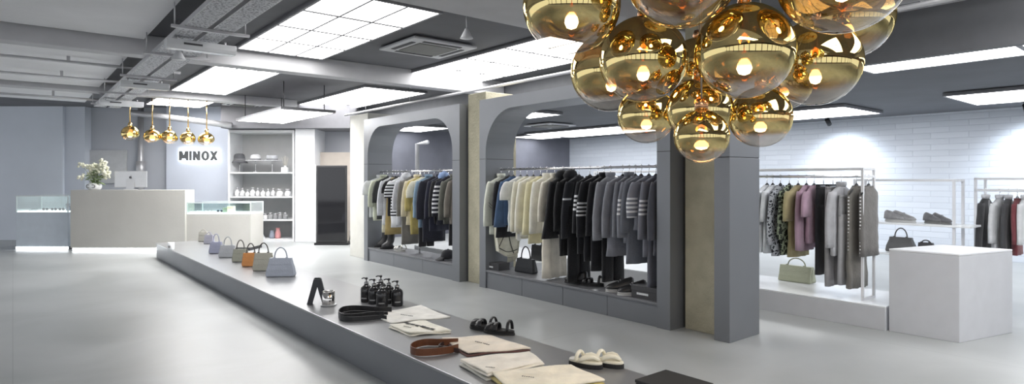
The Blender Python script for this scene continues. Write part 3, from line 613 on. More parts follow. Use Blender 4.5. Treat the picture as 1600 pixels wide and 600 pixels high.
# ---- small rack at far right
VF, ZR3 = 9.7, 1.36
o = thing('clothes_rack', 'white square framed clothes rack at the right edge', 'clothes rack', room(VF, u_at(1523, 9.5) - 4, 0))
for y in (0, 4.0):
    for x in (-.24, .21): MB().box((x, y - .03, 0), (x + .03, y, 1.52)).build('post', white_paint, o, .002)
    MB().box((-.24, y - .03, 1.49), (.24, y, 1.52)).build('cross_bar', white_paint, o, .002)
for x in (-.24, .21): MB().box((x, 0, 1.49), (x + .03, 4, 1.52)).build('top_rail', white_paint, o, .002)
MB().box((-.24, 0, ZR3 - .015), (-.21, 4, ZR3 + .015)).box((-.015, 0, ZR3 - .015), (.015, 4, ZR3 + .015)).build('hanging_rail', white_paint, o, .002)
def ff(px): return u_at(px, 9.55)
def LF(py): return ZR3 - (1.5 - (py - 280)*7.45/950)
garment('dress', 'black long sleeve dress with white collar on the far right rack', 'dress', VF, ff(1535), ZR3, '#3b3b3e', LF(400), .68, neck='collar', coll='#d6d7da', short='black dress with white collar', w=.19)
garment('blouse', 'white blouse with gathered sleeve between the two dark dresses', 'blouse', VF, ff(1557), ZR3, '#d9dadd', LF(400), .5, bell=.03, neck='collar', short='white gathered blouse')
garment('dress', 'dark dress with pale collar right of the white gathered blouse', 'dress', VF, ff(1571), ZR3, '#48484b', LF(398), .66, neck='collar', coll='#d6d7da', short='dark dress with pale collar', w=.19)
garment('top', 'dark red top near the right edge of the photo', 'top', VF, ff(1585), ZR3, '#7c3f45', LF(400), .5, short='dark red top')
garment('shirt', 'white shirt cut by the right edge of the photo', 'shirt', VF, ff(1597), ZR3, '#dfe0e2', LF(372), .5, neck='collar', short='white shirt at the right edge')
# ------------------------------------------------------------------ shelf unit with shoes behind the display block
o = thing('display_shelf', 'white framed two tier shelf with shoes before the brick wall', 'shelf', room(9.0, u_at(1490, 9.0), 0))
SL = u_at(1335, 9.0) - u_at(1490, 9.0)
for y in (0, SL):
    for x in (0, .37): MB().box((x, y - .015, 0), (x + .03, y + .015, 1.5)).build('post', white_paint, o, .002)
    MB().box((.03, y - .012, 1.47), (.37, y + .012, 1.5)).build('cross_bar', white_paint, o)
for x in (0, .37): MB().box((x, .015, 1.47), (x + .03, SL - .015, 1.5)).build('top_rail', white_paint, o, .002)
ZS1 = z_at(1440, 350, 9.0); ZS2 = z_at(1440, 399, 9.0)
for z in (ZS1, ZS2): MB().box((-.02, -.18, z - .025), (.42, SL - .02, z)).build('shelf_board', white_gloss, o, .003)
# ------------------------------------------------------------------ shoes
def foot(L, W, n=22):
    out = []
    for i in range(n):
        a = 2*PI*i/n; x = math.cos(a); y = math.sin(a); s = (x + 1)/2
        out.append((x*L/2, y*W/2*(.72 + .32*s)))
    return out
def sandal(label, p, rz, L, sole_m, strap_m, kind, group=None):
    o = thing('sandal' if kind != 'sneaker' else 'shoe', label, 'sandal' if kind != 'sneaker' else 'shoe', p, rz, group); W = L*.42; th = L*(.19 if kind == 'puffy' else .13)
    MB().prism(foot(L, W), 'z', 0, th*(.62 if kind == 'puffy' else .45)).build('sole', sole_m, o, L*.015)
    MB().prism(foot(L*.97, W*.95), 'z', th*(.62 if kind == 'puffy' else .45), th).build('footbed', strap_m if kind == 'puffy' else sole_m, o, L*.02)
    def strap(x0, x1, h, w, t, tw=0):
        pts = []
        for k in range(13):
            a = PI*k/12; pts.append((x0 + (x1 - x0)*k/12, W*.48*math.cos(a), th*.9 + h*math.sin(a)))
        b = MB()
        rr = []
        for k, q in enumerate(pts):
            a = PI*k/12; rr.append([(q[0] + w/2*math.cos(g), q[1] + t*math.sin(g)*math.cos(a), q[2] + t*math.sin(g)*math.sin(a)) for g in [2*PI*i/10 for i in range(10)]])
        b.loft(rr); b.build('strap', strap_m, o)
    if kind == 'strappy':
        strap(L*.28, L*.22, L*.17, L*.17, L*.018); strap(L*.05, L*.08, L*.2, L*.14, L*.018); strap(-L*.33, -L*.33, L*.30, L*.10, L*.02)
        MB().box((L*.2, -W*.52, th*1.3), (L*.27, -W*.46, th*1.9)).build('buckle', mat('dark_buckle', (.12, .12, .12), .3, .8), o, .003)
    elif kind == 'puffy':
        for sd in (-1, 1): MB().tube([(-L*.16, sd*W*.46, th*.9), (-L*.02, sd*W*.44, th + L*.08), (L*.12, sd*W*.33, th + L*.125), (L*.26, sd*W*.16, th + L*.12), (L*.40, 0, th + L*.03)], [L*.04, L*.066, L*.07, L*.062, L*.04], 10).build('strap', strap_m, o)
        strap(-L*.12, -L*.22, L*.24, L*.11, L*.045)
        MB().ball((-L*.36, 0, th + L*.005), L*.11, W*.36, L*.035, 14, 8).build('heel_pad', mat('heel_pad_white', (.8, .8, .78), .5), o)
    elif kind == 'sneaker':
        b = MB(); prof = [(-.48, .30, .36), (-.40, .42, .40), (-.2, .46, .34), (0, .46, .27), (.2, .46, .2), (.38, .40, .14), (.48, .2, .06)]
        b.loft([[(x*L, w*W*math.cos(g), th + max(0, h*L*math.sin(g))) for g in [PI*i/9 for i in range(10)]] for x, w, h in prof]); b.build('upper', strap_m, o)
        for k in range(3): MB().tube([(L*(-.02 + .07*k), -W*.2, th + L*(.27 - .05*k)), (L*(-.02 + .07*k), 0, th + L*(.3 - .05*k)), (L*(-.02 + .07*k), W*.2, th + L*(.27 - .05*k))], L*.014, 6).build('lace', fabric('#8f9096'), o)
    return o
lea_b = mat('black_leather', (.018, .018, .02), .4, 0, .2, 20); rub_b = mat('black_rubber', (.014, .014, .015), .6)
lea_w = mat('cream_padded_leather', (.84, .80, .66), .45, 0, .05, 10)
sandal('black chunky strap sandal lying left of its pair on the platform', pix(756, 515, PZ), math.radians(150), .27, rub_b, lea_b, 'strappy')
sandal('black chunky strap sandal lying right of its pair on the platform', pix(780, 521, PZ), math.radians(158), .27, rub_b, lea_b, 'strappy')
sandal('cream padded thong sandal with black sole, front of its pair', pix(915, 573, PZ), math.radians(-26), .235, rub_b, lea_w, 'puffy')
sandal('cream padded thong sandal with black sole, behind its pair', pix(948, 572, PZ), math.radians(-28), .235, rub_b, lea_w, 'puffy')
for px, lb in ((1388, 'grey trainer standing left on the white shelf'), (1401, 'grey trainer standing right of its pair on the white shelf')):
    sandal(lb, room(9.18, u_at(px + 12, 9.18), ZS1), A + PI/2 + 2.9, .3, mat('trainer_sole', (.5, .5, .5), .6), mat('trainer_grey', (.30, .30, .31), .6, 0, .2, 15), 'sneaker')
for px, lb in ((1450, 'dark chunky shoe left in the right pair on the white shelf'), (1464, 'dark chunky shoe right in the right pair on the white shelf')):
    sandal(lb, room(9.2, u_at(px + 8, 9.2), ZS1), A + PI/2 + 2.6, .27, mat('shoe_sole_d', (.2, .2, .2), .6), mat('shoe_dark', (.16, .16, .17), .5, 0, .2, 15), 'sneaker')
# inside the arches
SZ = .25
def in_arch(px, v): return room(v, u_at(px, v), SZ)
sandal('black trainer on the near arch sill behind the rail post', in_arch(900, 5.22), A + 1.9, .30, rub_b, lea_b, 'sneaker')
sandal('black strap sandal between the rail post and the black chunky trainers', in_arch(925, 5.25), A + 2.0, .30, rub_b, lea_b, 'strappy')
sandal('black chunky trainer left of the shoe box in the near arch', in_arch(968, 5.2), A + 2.5, .32, mat('trainer_sole', (.5, .5, .5), .6), lea_b, 'sneaker')
sandal('black chunky trainer touching the shoe box in the near arch', in_arch(987, 5.16), A + 2.5, .32, mat('trainer_sole', (.5, .5, .5), .6), lea_b, 'sneaker')
def boot(label, p, rz, h=.32):
    o = thing('boot', label, 'boot', p, rz)
    MB().prism(foot(.28, .11), 'z', 0, .03).build('sole', rub_b, o, .004)
    b = MB(); b.loft([[(x + r*1.15*math.cos(g), r*.95*math.sin(g), z) for g in [2*PI*i/16 for i in range(16)]] for x, r, z in ((.0, .10, .03), (.01, .085, .08), (-.04, .062, .13), (-.06, .055, .2), (-.06, .062, h))]); b.build('shaft', lea_b, o)
    MB().band([(.0, .0, h - .01), (-.12, 0, h - .01)], (0, 1, 0), .02, .03).build('pull_tab', lea_b, o)
boot('tall black boot on the far arch sill under the cream trousers', in_arch(597, 5.25), A + 2.6)
boot('tall black boot with its toe towards the silver sandal', in_arch(606, 5.2), A + 2.7)
sandal('silver grey strappy sandal on the far arch sill', in_arch(625, 5.2), A + 1.7, .30, mat('silver_sole', (.4, .4, .38), .4), mat('silver_strap', (.5, .5, .46), .3, .4), 'strappy')
def cap(label, p, rz):
    o = thing('baseball_cap', label, 'cap', p, rz)
    MB().lathe([(.105, .005), (.108, .05), (.095, .10), (.06, .135), (.012, .148), (.001, .149)], 24, (0, 0, 0), 1.05, .92).build('crown', fabric('#17181f'), o)
    MB().loft([[(.07 + .115*math.sin(a)*s + .02, .10*math.cos(a), .012 - .02*s + dz) for a in [PI*i/12 for i in range(13)]] for s, dz in ((0.05, 0.02), (1, .0))] , False).loft([[(.07 + .115*math.sin(a)*s + .02, .10*math.cos(a), .008 - .02*s + dz) for a in [PI*i/12 for i in range(13)]] for s, dz in ((0.05, 0.02), (1, .0))], False).build('brim', fabric('#17181f'), o)
    MB().ball((0, 0, .15), .01, .01, .006, 8, 6).build('top_button', fabric('#17181f'), o)
cap('black baseball cap at the right end of the far arch sill', in_arch(700, 5.2) + Vector((0, 0, .02)), PI + .4)
def shoebox(label, p, rz, l, w_, h, m, mark=True):
    o = thing('shoe_box', label, 'shoe box', p, rz)
    MB().box((-l/2, -w_/2, 0), (l/2, w_/2, h*.72)).build('box', m, o, .002); MB().box((-l/2 - .004, -w_/2 - .004, h*.6), (l/2 + .004, w_/2 + .004, h)).build('lid', m, o, .003)
    if mark:
        k = MB(); x = -l*.28
        for j in range(9): ww = random.Random(j).uniform(.008, .014); k.box((x, -w_/2 - .006, h*.3), (x + ww, -w_/2 - .001, h*.3 + .022)); x += ww + .006
        k.build('printed_lettering', white_gloss, o)
dbox = mat('box_charcoal', (.05, .05, .055), .6); wbox = mat('box_white', (.66, .66, .65), .6)
shoebox('dark grey shoe box at the left end of the near arch sill', in_arch(775, 5.2), A - PI/2 + .06, .34, .2, .10, dbox)
shoebox('dark grey shoe box at the right end of the near arch sill', in_arch(1018, 5.2), A - PI/2, .34, .24, .13, dbox)
shoebox('white shoe box lying behind the black trainers in the near arch', in_arch(958, 5.4), A - PI/2, .3, .18, .09, wbox, False)
# ------------------------------------------------------------------ bags
def handbag(name, label, p, rz, wb, wt, h, d, col, hh=.12, group=None, hcol=None, flap=True):
    o = thing(name, label, 'handbag', p, rz, group); m = mat('leather_' + col.strip('#'), col, .42, 0, .05, 12, .15, 60); hm = mat('leather_' + (hcol or col).strip('#'), hcol or col, .42, 0, .05, 12)
    def rr(w_, dd, z): return [(x, y, z) for x, y in ((-w_/2, -dd/2), (w_/2, -dd/2), (w_/2, dd/2), (-w_/2, dd/2))]
    b = MB(); b.loft([rr(wb*.97, d*.95, .004), rr(wb, d, .02), rr(wb*.96, d*.92, h*.4), rr(wt*1.02, d*.6, h*.85), rr(wt, d*.45, h)], True, False); b.build('body', m, o, .006)
    if flap: MB().loft([[(x*wt/2, -d*.45/2 - .006 - s*(d*.12), h - s*h*.35) for x in (-1.0, 1.0)] + [(x*wt/2, -d*.45/2 - .001 - s*(d*.12), h - s*h*.35) for x in (1.0, -1.0)] for s in (-.02, 1)], True, False).build('front_flap', m, o, .002)
    n = 15; MB().tube([(wt*.28*math.cos(PI*k/n), -.005, h + hh*math.sin(PI*k/n)) for k in range(n + 1)], .008, 8).build('handle', hm, o)
    for s in (-1, 1): MB().box((s*wt*.28 - .014, -d*.25, h - .035), (s*wt*.28 + .014, -d*.2 + .02, h + .012)).build('handle_tab', hm, o, .003)
    for s in (-1, 1):
        g = MB().loft([[(s*(wb/2 - .001), y, .02) for y in (-d*.35, d*.35)] + [(s*(wb/2 + .012), y, .03) for y in (d*.2, -d*.2)], [(s*(wt/2 - .001), y, h*.9) for y in (-d*.12, d*.12)] + [(s*(wt/2 + .008), y, h*.86) for y in (d*.1, -d*.1)]], True, False); g.build('side_gusset', m, o)
    return o
bags = [ (318, 377.5, .17, .16, .19, '#a5a39a', 'beige grey box handbag, farthest in the row on the platform'), (327, 381, .17, .15, .17, '#9a9aa6', 'grey mauve handbag second farthest in the platform row'),
 (338, 396, .205, .17, .19, '#a0a3b8', 'lavender handbag with upright handle in the platform row'), (356, 402, .25, .21, .19, '#b3b5ba', 'pale grey wide handbag between lavender and sage bags'),
 (376, 409, .22, .19, .19, '#9b9d90', 'sage grey handbag left of the orange bag'), (392, 416, .22, .19, .19, '#c8884e', 'small orange tan handbag on the display platform'),
 (412, 423, .26, .22, .24, '#a9a79b', 'beige handbag right of the orange bag'), (439, 432, .345, .27, .235, '#aab0bd', 'largest pale blue grey handbag, nearest in the platform row')]
for i, (px, py, wb, wt, h, c, lb) in enumerate(bags):
    p = pix(px, py, PZ)
    handbag('handbag', lb, p, .1 if i > 1 else .0, wb, wt, h, .10, c, .13 if i > 1 else .05, 'handbags in a row on the platform', '#4c4a47' if i in (4, 5, 6) else c)
handbag('handbag', 'black flat handbag on the near arch sill', in_arch(822, 5.3), A - PI/2 + .1, .34, .29, .19, .1, '#15181d', .16)
o_ = handbag('handbag', 'small black handbag on the white base behind the near arch', room(6.3, u_at(842, 6.3), .24), A - PI/2, .26, .26, .24, .12, '#131417', .1)
handbag('handbag', 'sage green quilted handbag hanging low under the khaki t-shirt', room(7.44, u_at(1245, 7.44), .24), A - PI/2, .40, .38, .2, .16, '#a6aa94', .09)
handbag('handbag', 'grey handbag on the lower white shelf behind the display block', room(9.2, u_at(1408, 9.2), ZS2), A - PI/2, .34, .26, .2, .14, '#5c5c5e', .12)
handbag('handbag', 'small dark box bag on the lower white shelf', room(9.2, u_at(1447, 9.2), ZS2), A - PI/2, .16, .16, .15, .12, '#3f3f42', .03)
# ------------------------------------------------------------------ things on the platform, near half
o = thing('display_stand', 'dark grey inverted V stand beside the silver cup', 'display stand', pix(496, 474, PZ), .28)
slab = mat('stand_slate', (.045, .05, .06), .5)
for s in (-1, 1): MB().prism([(s*.0, .245), (s*.034 , .245), (s*.105, 0), (s*.045, 0), (0, .17)] if False else [(-.03 if s > 0 else .03, .245), (s*.034, .245), (s*.098, 0), (s*.046, 0), (0.0, .165)], 'y', -.04 if s > 0 else -.041, .05).build('leg', slab, o, .003)
o = thing('cup', 'polished silver cup on a round saucer', 'cup', pix(513, 477, PZ), 0)
MB().lathe([(.001, .012), (.058, .012), (.06, .02), (.06, .135), (.056, .137), (.054, .13), (.052, .03), (.001, .028)], 32).build('cup_body', mat('polished_silver', (.62, .60, .58), .12, 1, .03), o)
MB().lathe([(.001, 0), (.06, 0), (.078, .008), (.078, .012), (.06, .008), (.001, .006)], 32).build('saucer', white_gloss, o)
bot = thing('pump_bottle', '', 'bottle', (0, 0, 0), .2)
MB().lathe([(.001, 0), (.054, 0), (.057, .006), (.057, .125), (.052, .142), (.03, .162), (.019, .168), (.019, .175), (.001, .175)], 26).build('bottle_body', mat('smoked_bottle', (.028, .028, .03), .12, 0, .1), bot)
MB().lathe([(.0, .17), (.022, .17), (.022, .195), (.012, .197), (.012, .2), (.006, .202), (.006, .225), (.001, .226)], 16).build('collar', mat('bottle_silver', (.5, .5, .5), .2, 1), bot)
MB().lathe([(.001, .222), (.013, .222), (.014, .238), (.001, .242)], 12).tube([(0, 0, .232), (-.03, 0, .234), (-.05, 0, .226)], .006, 8).build('pump_head', blackplastic, bot)
k = MB()
for a0 in range(7): an = -PI/2 - .42 + .14*a0; k.box((.0585*math.cos(an) - .004, .0585*math.sin(an) - .001, .035), (.0585*math.cos(an) + .004, .0585*math.sin(an) + .001, .047))
k.build('label_print', mat('label_grey', (.35, .35, .35), .5), bot)
bl = [(572.5, 471, 'leftmost black pump bottle of the six on the platform'), (584.5, 474, 'black pump bottle second from left, front edge of the cluster'), (595, 467, 'rearmost black pump bottle behind the cluster of six'),
      (597, 479, 'nearest black pump bottle in the middle of the cluster'), (607.5, 473, 'black pump bottle between the nearest and the rightmost one'), (620.5, 477, 'rightmost black pump bottle of the six on the platform')]
for i, (px, py, lb) in enumerate(bl):
    p = pix(px, py, PZ)
    r = bot if i == 0 else dup(bot, p); r.location = p; r['label'] = lb; r['group'] = 'pump bottles on the platform'; r.rotation_euler.z = -.2 + .1*i
def cloth(name, label, cat, quad, th, m, layers=1, marks=None, wav=.004, edge=None, z0=PZ):
    """flat folded cloth on four platform points (px order: far left, near left, near right, far right)."""
    P = [pix(x, y, z0) for x, y in quad]; c = sum(P, Vector())/4
    o = thing(name, label, cat, c, 0); Q = [p - c for p in P]
    def bil(s, t): return (Q[0]*(1-s) + Q[3]*s)*(1-t) + (Q[1]*(1-s) + Q[2]*s)*t
    for k in range(layers):
        b = MB(); h0 = th*k/layers; h1 = th*(k + .82)/layers; g = 1 - .012*k; off = Vector((.006*(k % 2), .004*k, 0))
        N = 14; rings = []
        def rim(sc, z):
            pts = []
            for e in range(4):
                for i in range(N):
                    f = i/N; s, t = [(f, 0), (1, f), (1-f, 1), (0, 1-f)][e]
                    q = bil(.5 + (s-.5)*sc, .5 + (t-.5)*sc) + off; zz = z + (wav*math.sin(6*s*1.3 + 5*t + k*2) if z > h0 else 0) + wav*(layers > 1)*math.sin(3*s + k); pts.append((q.x, q.y, max(zz, .0005 + h0*.6)))
            return pts
        b.loft([rim(.985*g, h0 + .001), rim(1*g, h0 + (h1-h0)*.35), rim(1*g, h0 + (h1-h0)*.7), rim(.985*g, h1), rim(.9*g, h1 + .001), rim(.5*g, h1 + .002), rim(.02, h1 + .002)])
        b.build('folded_layer' if layers > 1 else 'cloth_panel', (edge if edge and k % 2 == 0 and k < layers - 1 else m), o)
    if marks:
        for (s0, t0, s1, t1, n, hgt, wd) in marks:
            mk = MB(); a, b_ = bil(s0, t0), bil(s1, t1); d = (b_ - a); up = Vector((-d.y, d.x, 0)).normalized()*hgt
            for j in range(n):
                f0 = j/n; f1 = (j + wd)/n; q0, q1 = a + d*f0, a + d*f1; rj = random.Random(j*3 + n).uniform(.6, 1)
                mk.loft([[tuple(q0 + Vector((0, 0, th + .001 + wav)))[:3], tuple(q1 + Vector((0, 0, th + .001 + wav))), tuple(q1 + up*rj + Vector((0, 0, th + .001 + wav))), tuple(q0 + up*rj + Vector((0, 0, th + .001 + wav)))], [tuple(p_ + Vector((0, 0, th + .003 + wav))) for p_ in (q0, q1, q1 + up*rj, q0 + up*rj)]], True, False)
            mk.build('printed_mark', mat('print_black', (.02, .02, .02), .7), o)
    return o
def strap_loop(o, ctr, pts, col, w=.05, t=.006, name='carry_strap'):
    P = [pix(x, y, PZ) - ctr for x, y in pts]; n = len(P); out = []
    for i in range(n):                                     # Catmull-Rom smoothing
        p0, p1, p2, p3 = P[max(i-1, 0)], P[i], P[min(i+1, n-1)], P[min(i+2, n-1)]
        if i == n - 1: out.append(p1); break
        for s in (0, .25, .5, .75): out.append(.5*((2*p1) + (p2-p0)*s + (2*p0-5*p1+4*p2-p3)*s*s + (3*p1-p0-3*p2+p3)*s**3))
    out = [Vector((p.x, p.y, w/2 + .004)) for p in out]
    MB().band(out, (0, 0, 1), w, t).build(name, col, o)
canvas = fabric('#e6e4de'); canvas2 = fabric('#eee3d2'); creamc = fabric('#efecdf')
o = cloth('tote_bag', 'pale canvas tote bag with black leather straps lying by the bottles', 'tote bag', [(574, 493), (612, 506), (704, 497), (658, 479)], .016, canvas, 1, [(.36, .52, .46, .78, 7, .012, .6)])
c = Vector(o.location); blk_l = lea_b
strap_loop(o, c, [(612, 490), (585, 489), (556, 487), (536, 489), (529, 496), (538, 501), (560, 500), (586, 497), (600, 497)], blk_l, .055)
strap_loop(o, c, [(606, 495), (580, 494), (552, 493), (536, 496), (531, 500), (545, 503), (570, 502), (594, 500), (604, 501)], blk_l, .04)
o = cloth('folded_shirt', 'white folded shirt with black graphic beside the pale tote', 'shirt', [(607, 513), (640, 526), (705, 521), (664, 504)], .028, creamc, 2, [(.36, .12, .62, .95, 6, .035, .8), (.2, .35, .26, .6, 6, .008, .6)])
o = cloth('tote_bag', 'beige canvas tote bag with brown trim and tan leather strap', 'tote bag', [(688, 534), (730, 558), (829, 549), (768, 528)], .028, canvas2, 2, [(.42, .42, .5, .72, 8, .010, .6)], edge=fabric('#6b4a45'))
c = Vector(o.location); tan = mat('tan_leather', '#63391f', .45, 0, .1, 10)
strap_loop(o, c, [(716, 540), (690, 541), (664, 541), (646, 546), (642, 553), (655, 557), (680, 556), (702, 553), (716, 549)], tan, .05)
strap_loop(o, c, [(700, 538), (686, 545), (694, 549), (716, 552)], mat('dark_brown_leather', '#3a2824', .5), .03, .006, 'strap_end')
o = cloth('folded_shirt', 'cream folded shirt stack nearest the platform edge', 'folded shirt', [(717, 572), (760, 596), (850, 575), (828, 558)], .05, fabric('#eee8dc'), 3, [(.1, .75, .2, .88, 6, .008, .6)], edge=fabric('#b9b8b0'))
o = cloth('folded_shirt', 'cream folded shirt in the foreground with yellow hem showing', 'folded shirt', [(766, 593), (800, 622), (945, 603), (892, 578)], .045, fabric('#ece4d0'), 2, [(.25, .45, .35, .6, 6, .008, .6)], edge=fabric('#b7a86a'))
p = room(2.52, 1.76, PZ); o = thing('display_box', 'black display box at the near end of the platform', 'box', p, A)
MB().box((0, 0, 0), (.26, .29, .155)).build('box_body', mat('box_black', (.02, .02, .02), .55), o, .003); MB().box((-.003, -.003, .156), (.263, .293, .172)).build('box_lid', mat('box_black', (.02, .02, .02), .55), o, .003)
o = thing('candle', 'small white candle glass at the far end of the platform', 'candle', pix(267, 390.5, PZ), 0)
MB().lathe([(.001, 0), (.05, 0), (.052, .01), (.052, .13), (.047, .13), (.045, .02), (.001, .018)], 20).build('candle_glass', white_gloss, o); MB().lathe([(.001, .018), (.044, .018), (.044, .1), (.001, .1)], 16).tube([(0, 0, .1), (0, 0, .118)], .003, 6).build('wax', fabric('#e8e6dc'), o)
MB().box((-.02, -.0535, .04), (.02, -.051, .08)).build('paper_label', mat('label_grey', (.35, .35, .35), .5), o)
# ------------------------------------------------------------------ gold glass chandelier
gold = gold_glass()
bulb_m = emis('warm_filament', (1.0, .66, .28), 24.0)
brass = mat('polished_brass', (.72, .52, .24), .18, 1, .05)
copper = mat('copper_socket', (.60, .33, .18), .2, 1, .05)
ch = thing('chandelier', 'big chandelier of clustered gold mirrored glass globes over the platform', 'chandelier', (1.12, 3.05, CZ), 0)
MB().lathe([(.001, -.05), (.42, -.05), (.44, -.04), (.44, 0), (.001, 0)], 40).build('ceiling_plate', brass, ch)
def globe_mesh(r): return MB().lathe([(max(2e-4, r*math.sin(PI*k/36)), -r*.985*math.cos(PI*k/36)) for k in range(37)], 56)
globes = [(893, 8, 3.0, .240), (1066, -45, 2.65, .247), (1316, -46, 2.5, .26), (1326, 28, 4.1, .278), (1005, 93, 3.25, .232), (1163, 80, 2.8, .222), (955, 112, 3.85, .255), (1274, 98, 3.55, .252),
          (1010, 180, 3.6, .168), (1093, 172, 3.15, .168), (1096, 213, 2.85, .126), (1188, 183, 3.3, .165), (1090, 105, 4.1, .20), (1225, 130, 4.3, .19)]
for i, (px, py, Y, r) in enumerate(globes):
    p = pixY(px, py, Y); loc = p - Vector(ch.location)
    g = globe_mesh(r).build('globe', gold, ch, 0, loc)
    MB().lathe([(.001, r*.99 + .05), (.022, r*.99 + .05), (.03, r*.99 + .03), (.032, r*.98 - .01), (.026, r*.92), (.018, r*.85), (.016, -.02*r), (.024, -.04*r), (.026, -r*.16), (.001, -r*.16)], 18).build('lamp_holder', copper, g)
    MB().lathe([(.001, -r*.16), (.016, -r*.17), (.030, -r*.26), (.034, -r*.36), (.024, -r*.46), (.001, -r*.50)], 18).build('bulb', bulb_m, g)
    top = CZ - p.z
    if top - r > .08: MB().tube([(0, 0, r*.99 + .04), (0, 0, top - .03)], .004, 6).build('cord', mat('clear_cord', (.25, .24, .22), .4), g)

# ------------------------------------------------------------------ reception desk
desk_m = mat('desk_plaster', (.52, .51, .48), .7, 0, .05, 1.5, .08, 20)
X0, X1 = bx(110, 12.65), bx(289, 12.65); DZ = 1.275
o = thing('reception_desk', 'tall beige plaster reception desk with glowing base line', 'reception desk', (X0, 12.65, 0), 0)
DW = X1 - X0
MB().box((0, 0, .07), (DW, .06, DZ)).build('front_panel', desk_m, o, .004)
MB().box((0, .061, .07), (.06, .38, DZ)).build('side_panel', desk_m, o, .004); MB().box((DW - .06, .061, .07), (DW, .38, DZ)).build('side_panel', desk_m, o, .004)
MB().box((.061, .061, DZ - .05), (DW - .061, .38, DZ - .002)).build('counter_top', desk_m, o, .004)
MB().box((.061, .385, .70), (DW - .1, .8, .74)).build('work_top', desk_m, o, .004)
MB().box((.05, .05, 0), (DW - .05, .36, .069)).build('plinth', dark_line, o); MB().box((.02, .03, .012), (DW - .02, .045, .066)).build('light_strip', led, o)
def case(label, x0, x1, Y, zb, zg, m, depth, rz, strip):
    o = thing('display_case', label, 'display case', (x0, Y, 0), rz); W_ = x1 - x0
    MB().box((0, 0, .07), (W_, depth, zb)).build('cabinet', m, o, .004)
    MB().box((.03, .03, 0), (W_ - .03, depth, .069)).build('plinth', dark_line, o)
    MB().box((.01, .02, zb), (W_ - .01, depth - .02, zb + .025)).build('lit_tray', emis('case_tray_light', (.92, .98, 1), 1.6), o, .003)
    t = .012
    for a, b in (((0, 0, zb), (W_, t, zg)), ((0, depth - t, zb), (W_, depth, zg)), ((0, t, zb), (t, depth - t, zg)), ((W_ - t, t, zb), (W_, depth - t, zg)), ((0, 0, zg), (W_, depth, zg + t))):
        MB().box(a, b).build('glass_pane', case_glass, o)
    for x, y in ((0, 0), (W_ - .012, 0), (0, depth - .012), (W_ - .012, depth - .012)): MB().box((x - .002, y - .002, zb), (x + .014, y + .014, zg + .014)).build('corner_edge', mat('edge_glass', (.7, .76, .78), .2), o)
    for y in (-.003, depth - .006): MB().box((-.003, y, zg - .004), (W_ + .003, y + .009, zg + .016)).build('top_edge', mat('edge_glass', (.7, .76, .78), .2), o)
    if strip: MB().box((0, -.003, .012), (W_, .012, .066)).build('light_strip', led, o)
    return o
cl = case('left glass display case with glowing base beside the desk', bx(28, 12.95), bx(109, 12.95), 12.9, .80, 1.14, mat('case_blue_grey', (.60, .66, .73), .5, 0, .04), .7, .0, True)
cr = case('right glass display case on a beige cabinet beside the desk', bx(290.5, 12.7), bx(391, 12.7), 12.72, .77, 1.0, desk_m, .65, 0, False)
# jewellery and small goods in the cases
def small(kind, label, p, col, s=1):
    if kind == 'ring_tray':
        o = thing('jewellery_tray', label, 'jewellery tray', p, 0); MB().box((-.09*s, -.07, 0), (.09*s, .07, .025)).build('tray', fabric('#d8dade'), o, .004)
        for k in (-1, 0, 1): MB().tube([(k*.05*s + .018*math.cos(a), -.02, .035 + .014*math.sin(a)) for a in [2*PI*i/12 for i in range(12)]], .005, 6, True).build('ring', mat('jewel_' + col.strip('#'), col, .25, .6), o)
    elif kind == 'glasses':
        o = thing('sunglasses', label, 'sunglasses', p, 0); m = mat('frame_' + col.strip('#'), col, .3)
        for k in (-1, 1):
            MB().tube([(k*.036 + .028*math.cos(a), 0, .03 + .022*math.sin(a)) for a in [2*PI*i/14 for i in range(14)]], .005, 6, True).build('rim', m, o); MB().prism([(k*.036 + .026*math.cos(a), .03 + .02*math.sin(a)) for a in [2*PI*i/14 for i in range(14)]], 'y', -.001, .001).build('lens', mat('lens_dark', (.03, .03, .035), .1), o)
            MB().tube([(k*.064, 0, .038), (k*.066, .09, .036), (k*.06, .13, .01)], .004, 6).build('temple', m, o)
    elif kind == 'box':
        o = thing('gift_box', label, 'box', p, 0); m = mat('box_' + col.strip('#'), col, .5); MB().box((-.05*s, -.05, 0), (.05*s, .05, .07*s)).build('box', m, o, .003); MB().box((-.053*s, -.053, .071*s), (.053*s, .053, .1*s)).build('lid', m, o, .003)
    return o
zt = .826
for k, (dx, kd, lb, c) in enumerate([(.32, 'ring_tray', 'pale ring tray at the left of the left glass case', '#9b9ca4'), (.55, 'glasses', 'dark sunglasses beside the ring tray in the left glass case', '#23242a'), (.75, 'glasses', 'dark sunglasses in the middle of the left glass case', '#2b2c33'), (.93, 'glasses', 'dark sunglasses at the right of the left glass case', '#1d1e22')]):
    small(kd, lb, (bx(28, 12.95) + dx*.92, 13.05, zt), c)
small('box', 'grey box at the desk end of the left glass case', (bx(103, 12.95), 13.1, zt), '#777b86', 1.5)
zt = .796
small('ring_tray', 'white ring tray at the desk end of the right glass case', (bx(301, 12.8), 12.9, zt), '#d9d9dc', 1.2); small('ring_tray', 'wide white ring tray mid right glass case', (bx(322, 12.8), 12.9, zt), '#c9cacc', 1.8)
small('glasses', 'blue grey glasses in the right glass case', (bx(340, 12.8), 12.9, zt), '#6c7a90'); small('box', 'pale yellow box in the right glass case', (bx(358, 12.8), 12.9, zt), '#e6e8c2', 1.3); small('box', 'grey green box left of the pale yellow box', (bx(349, 12.8), 12.92, zt), '#8b9a88', 1.0)
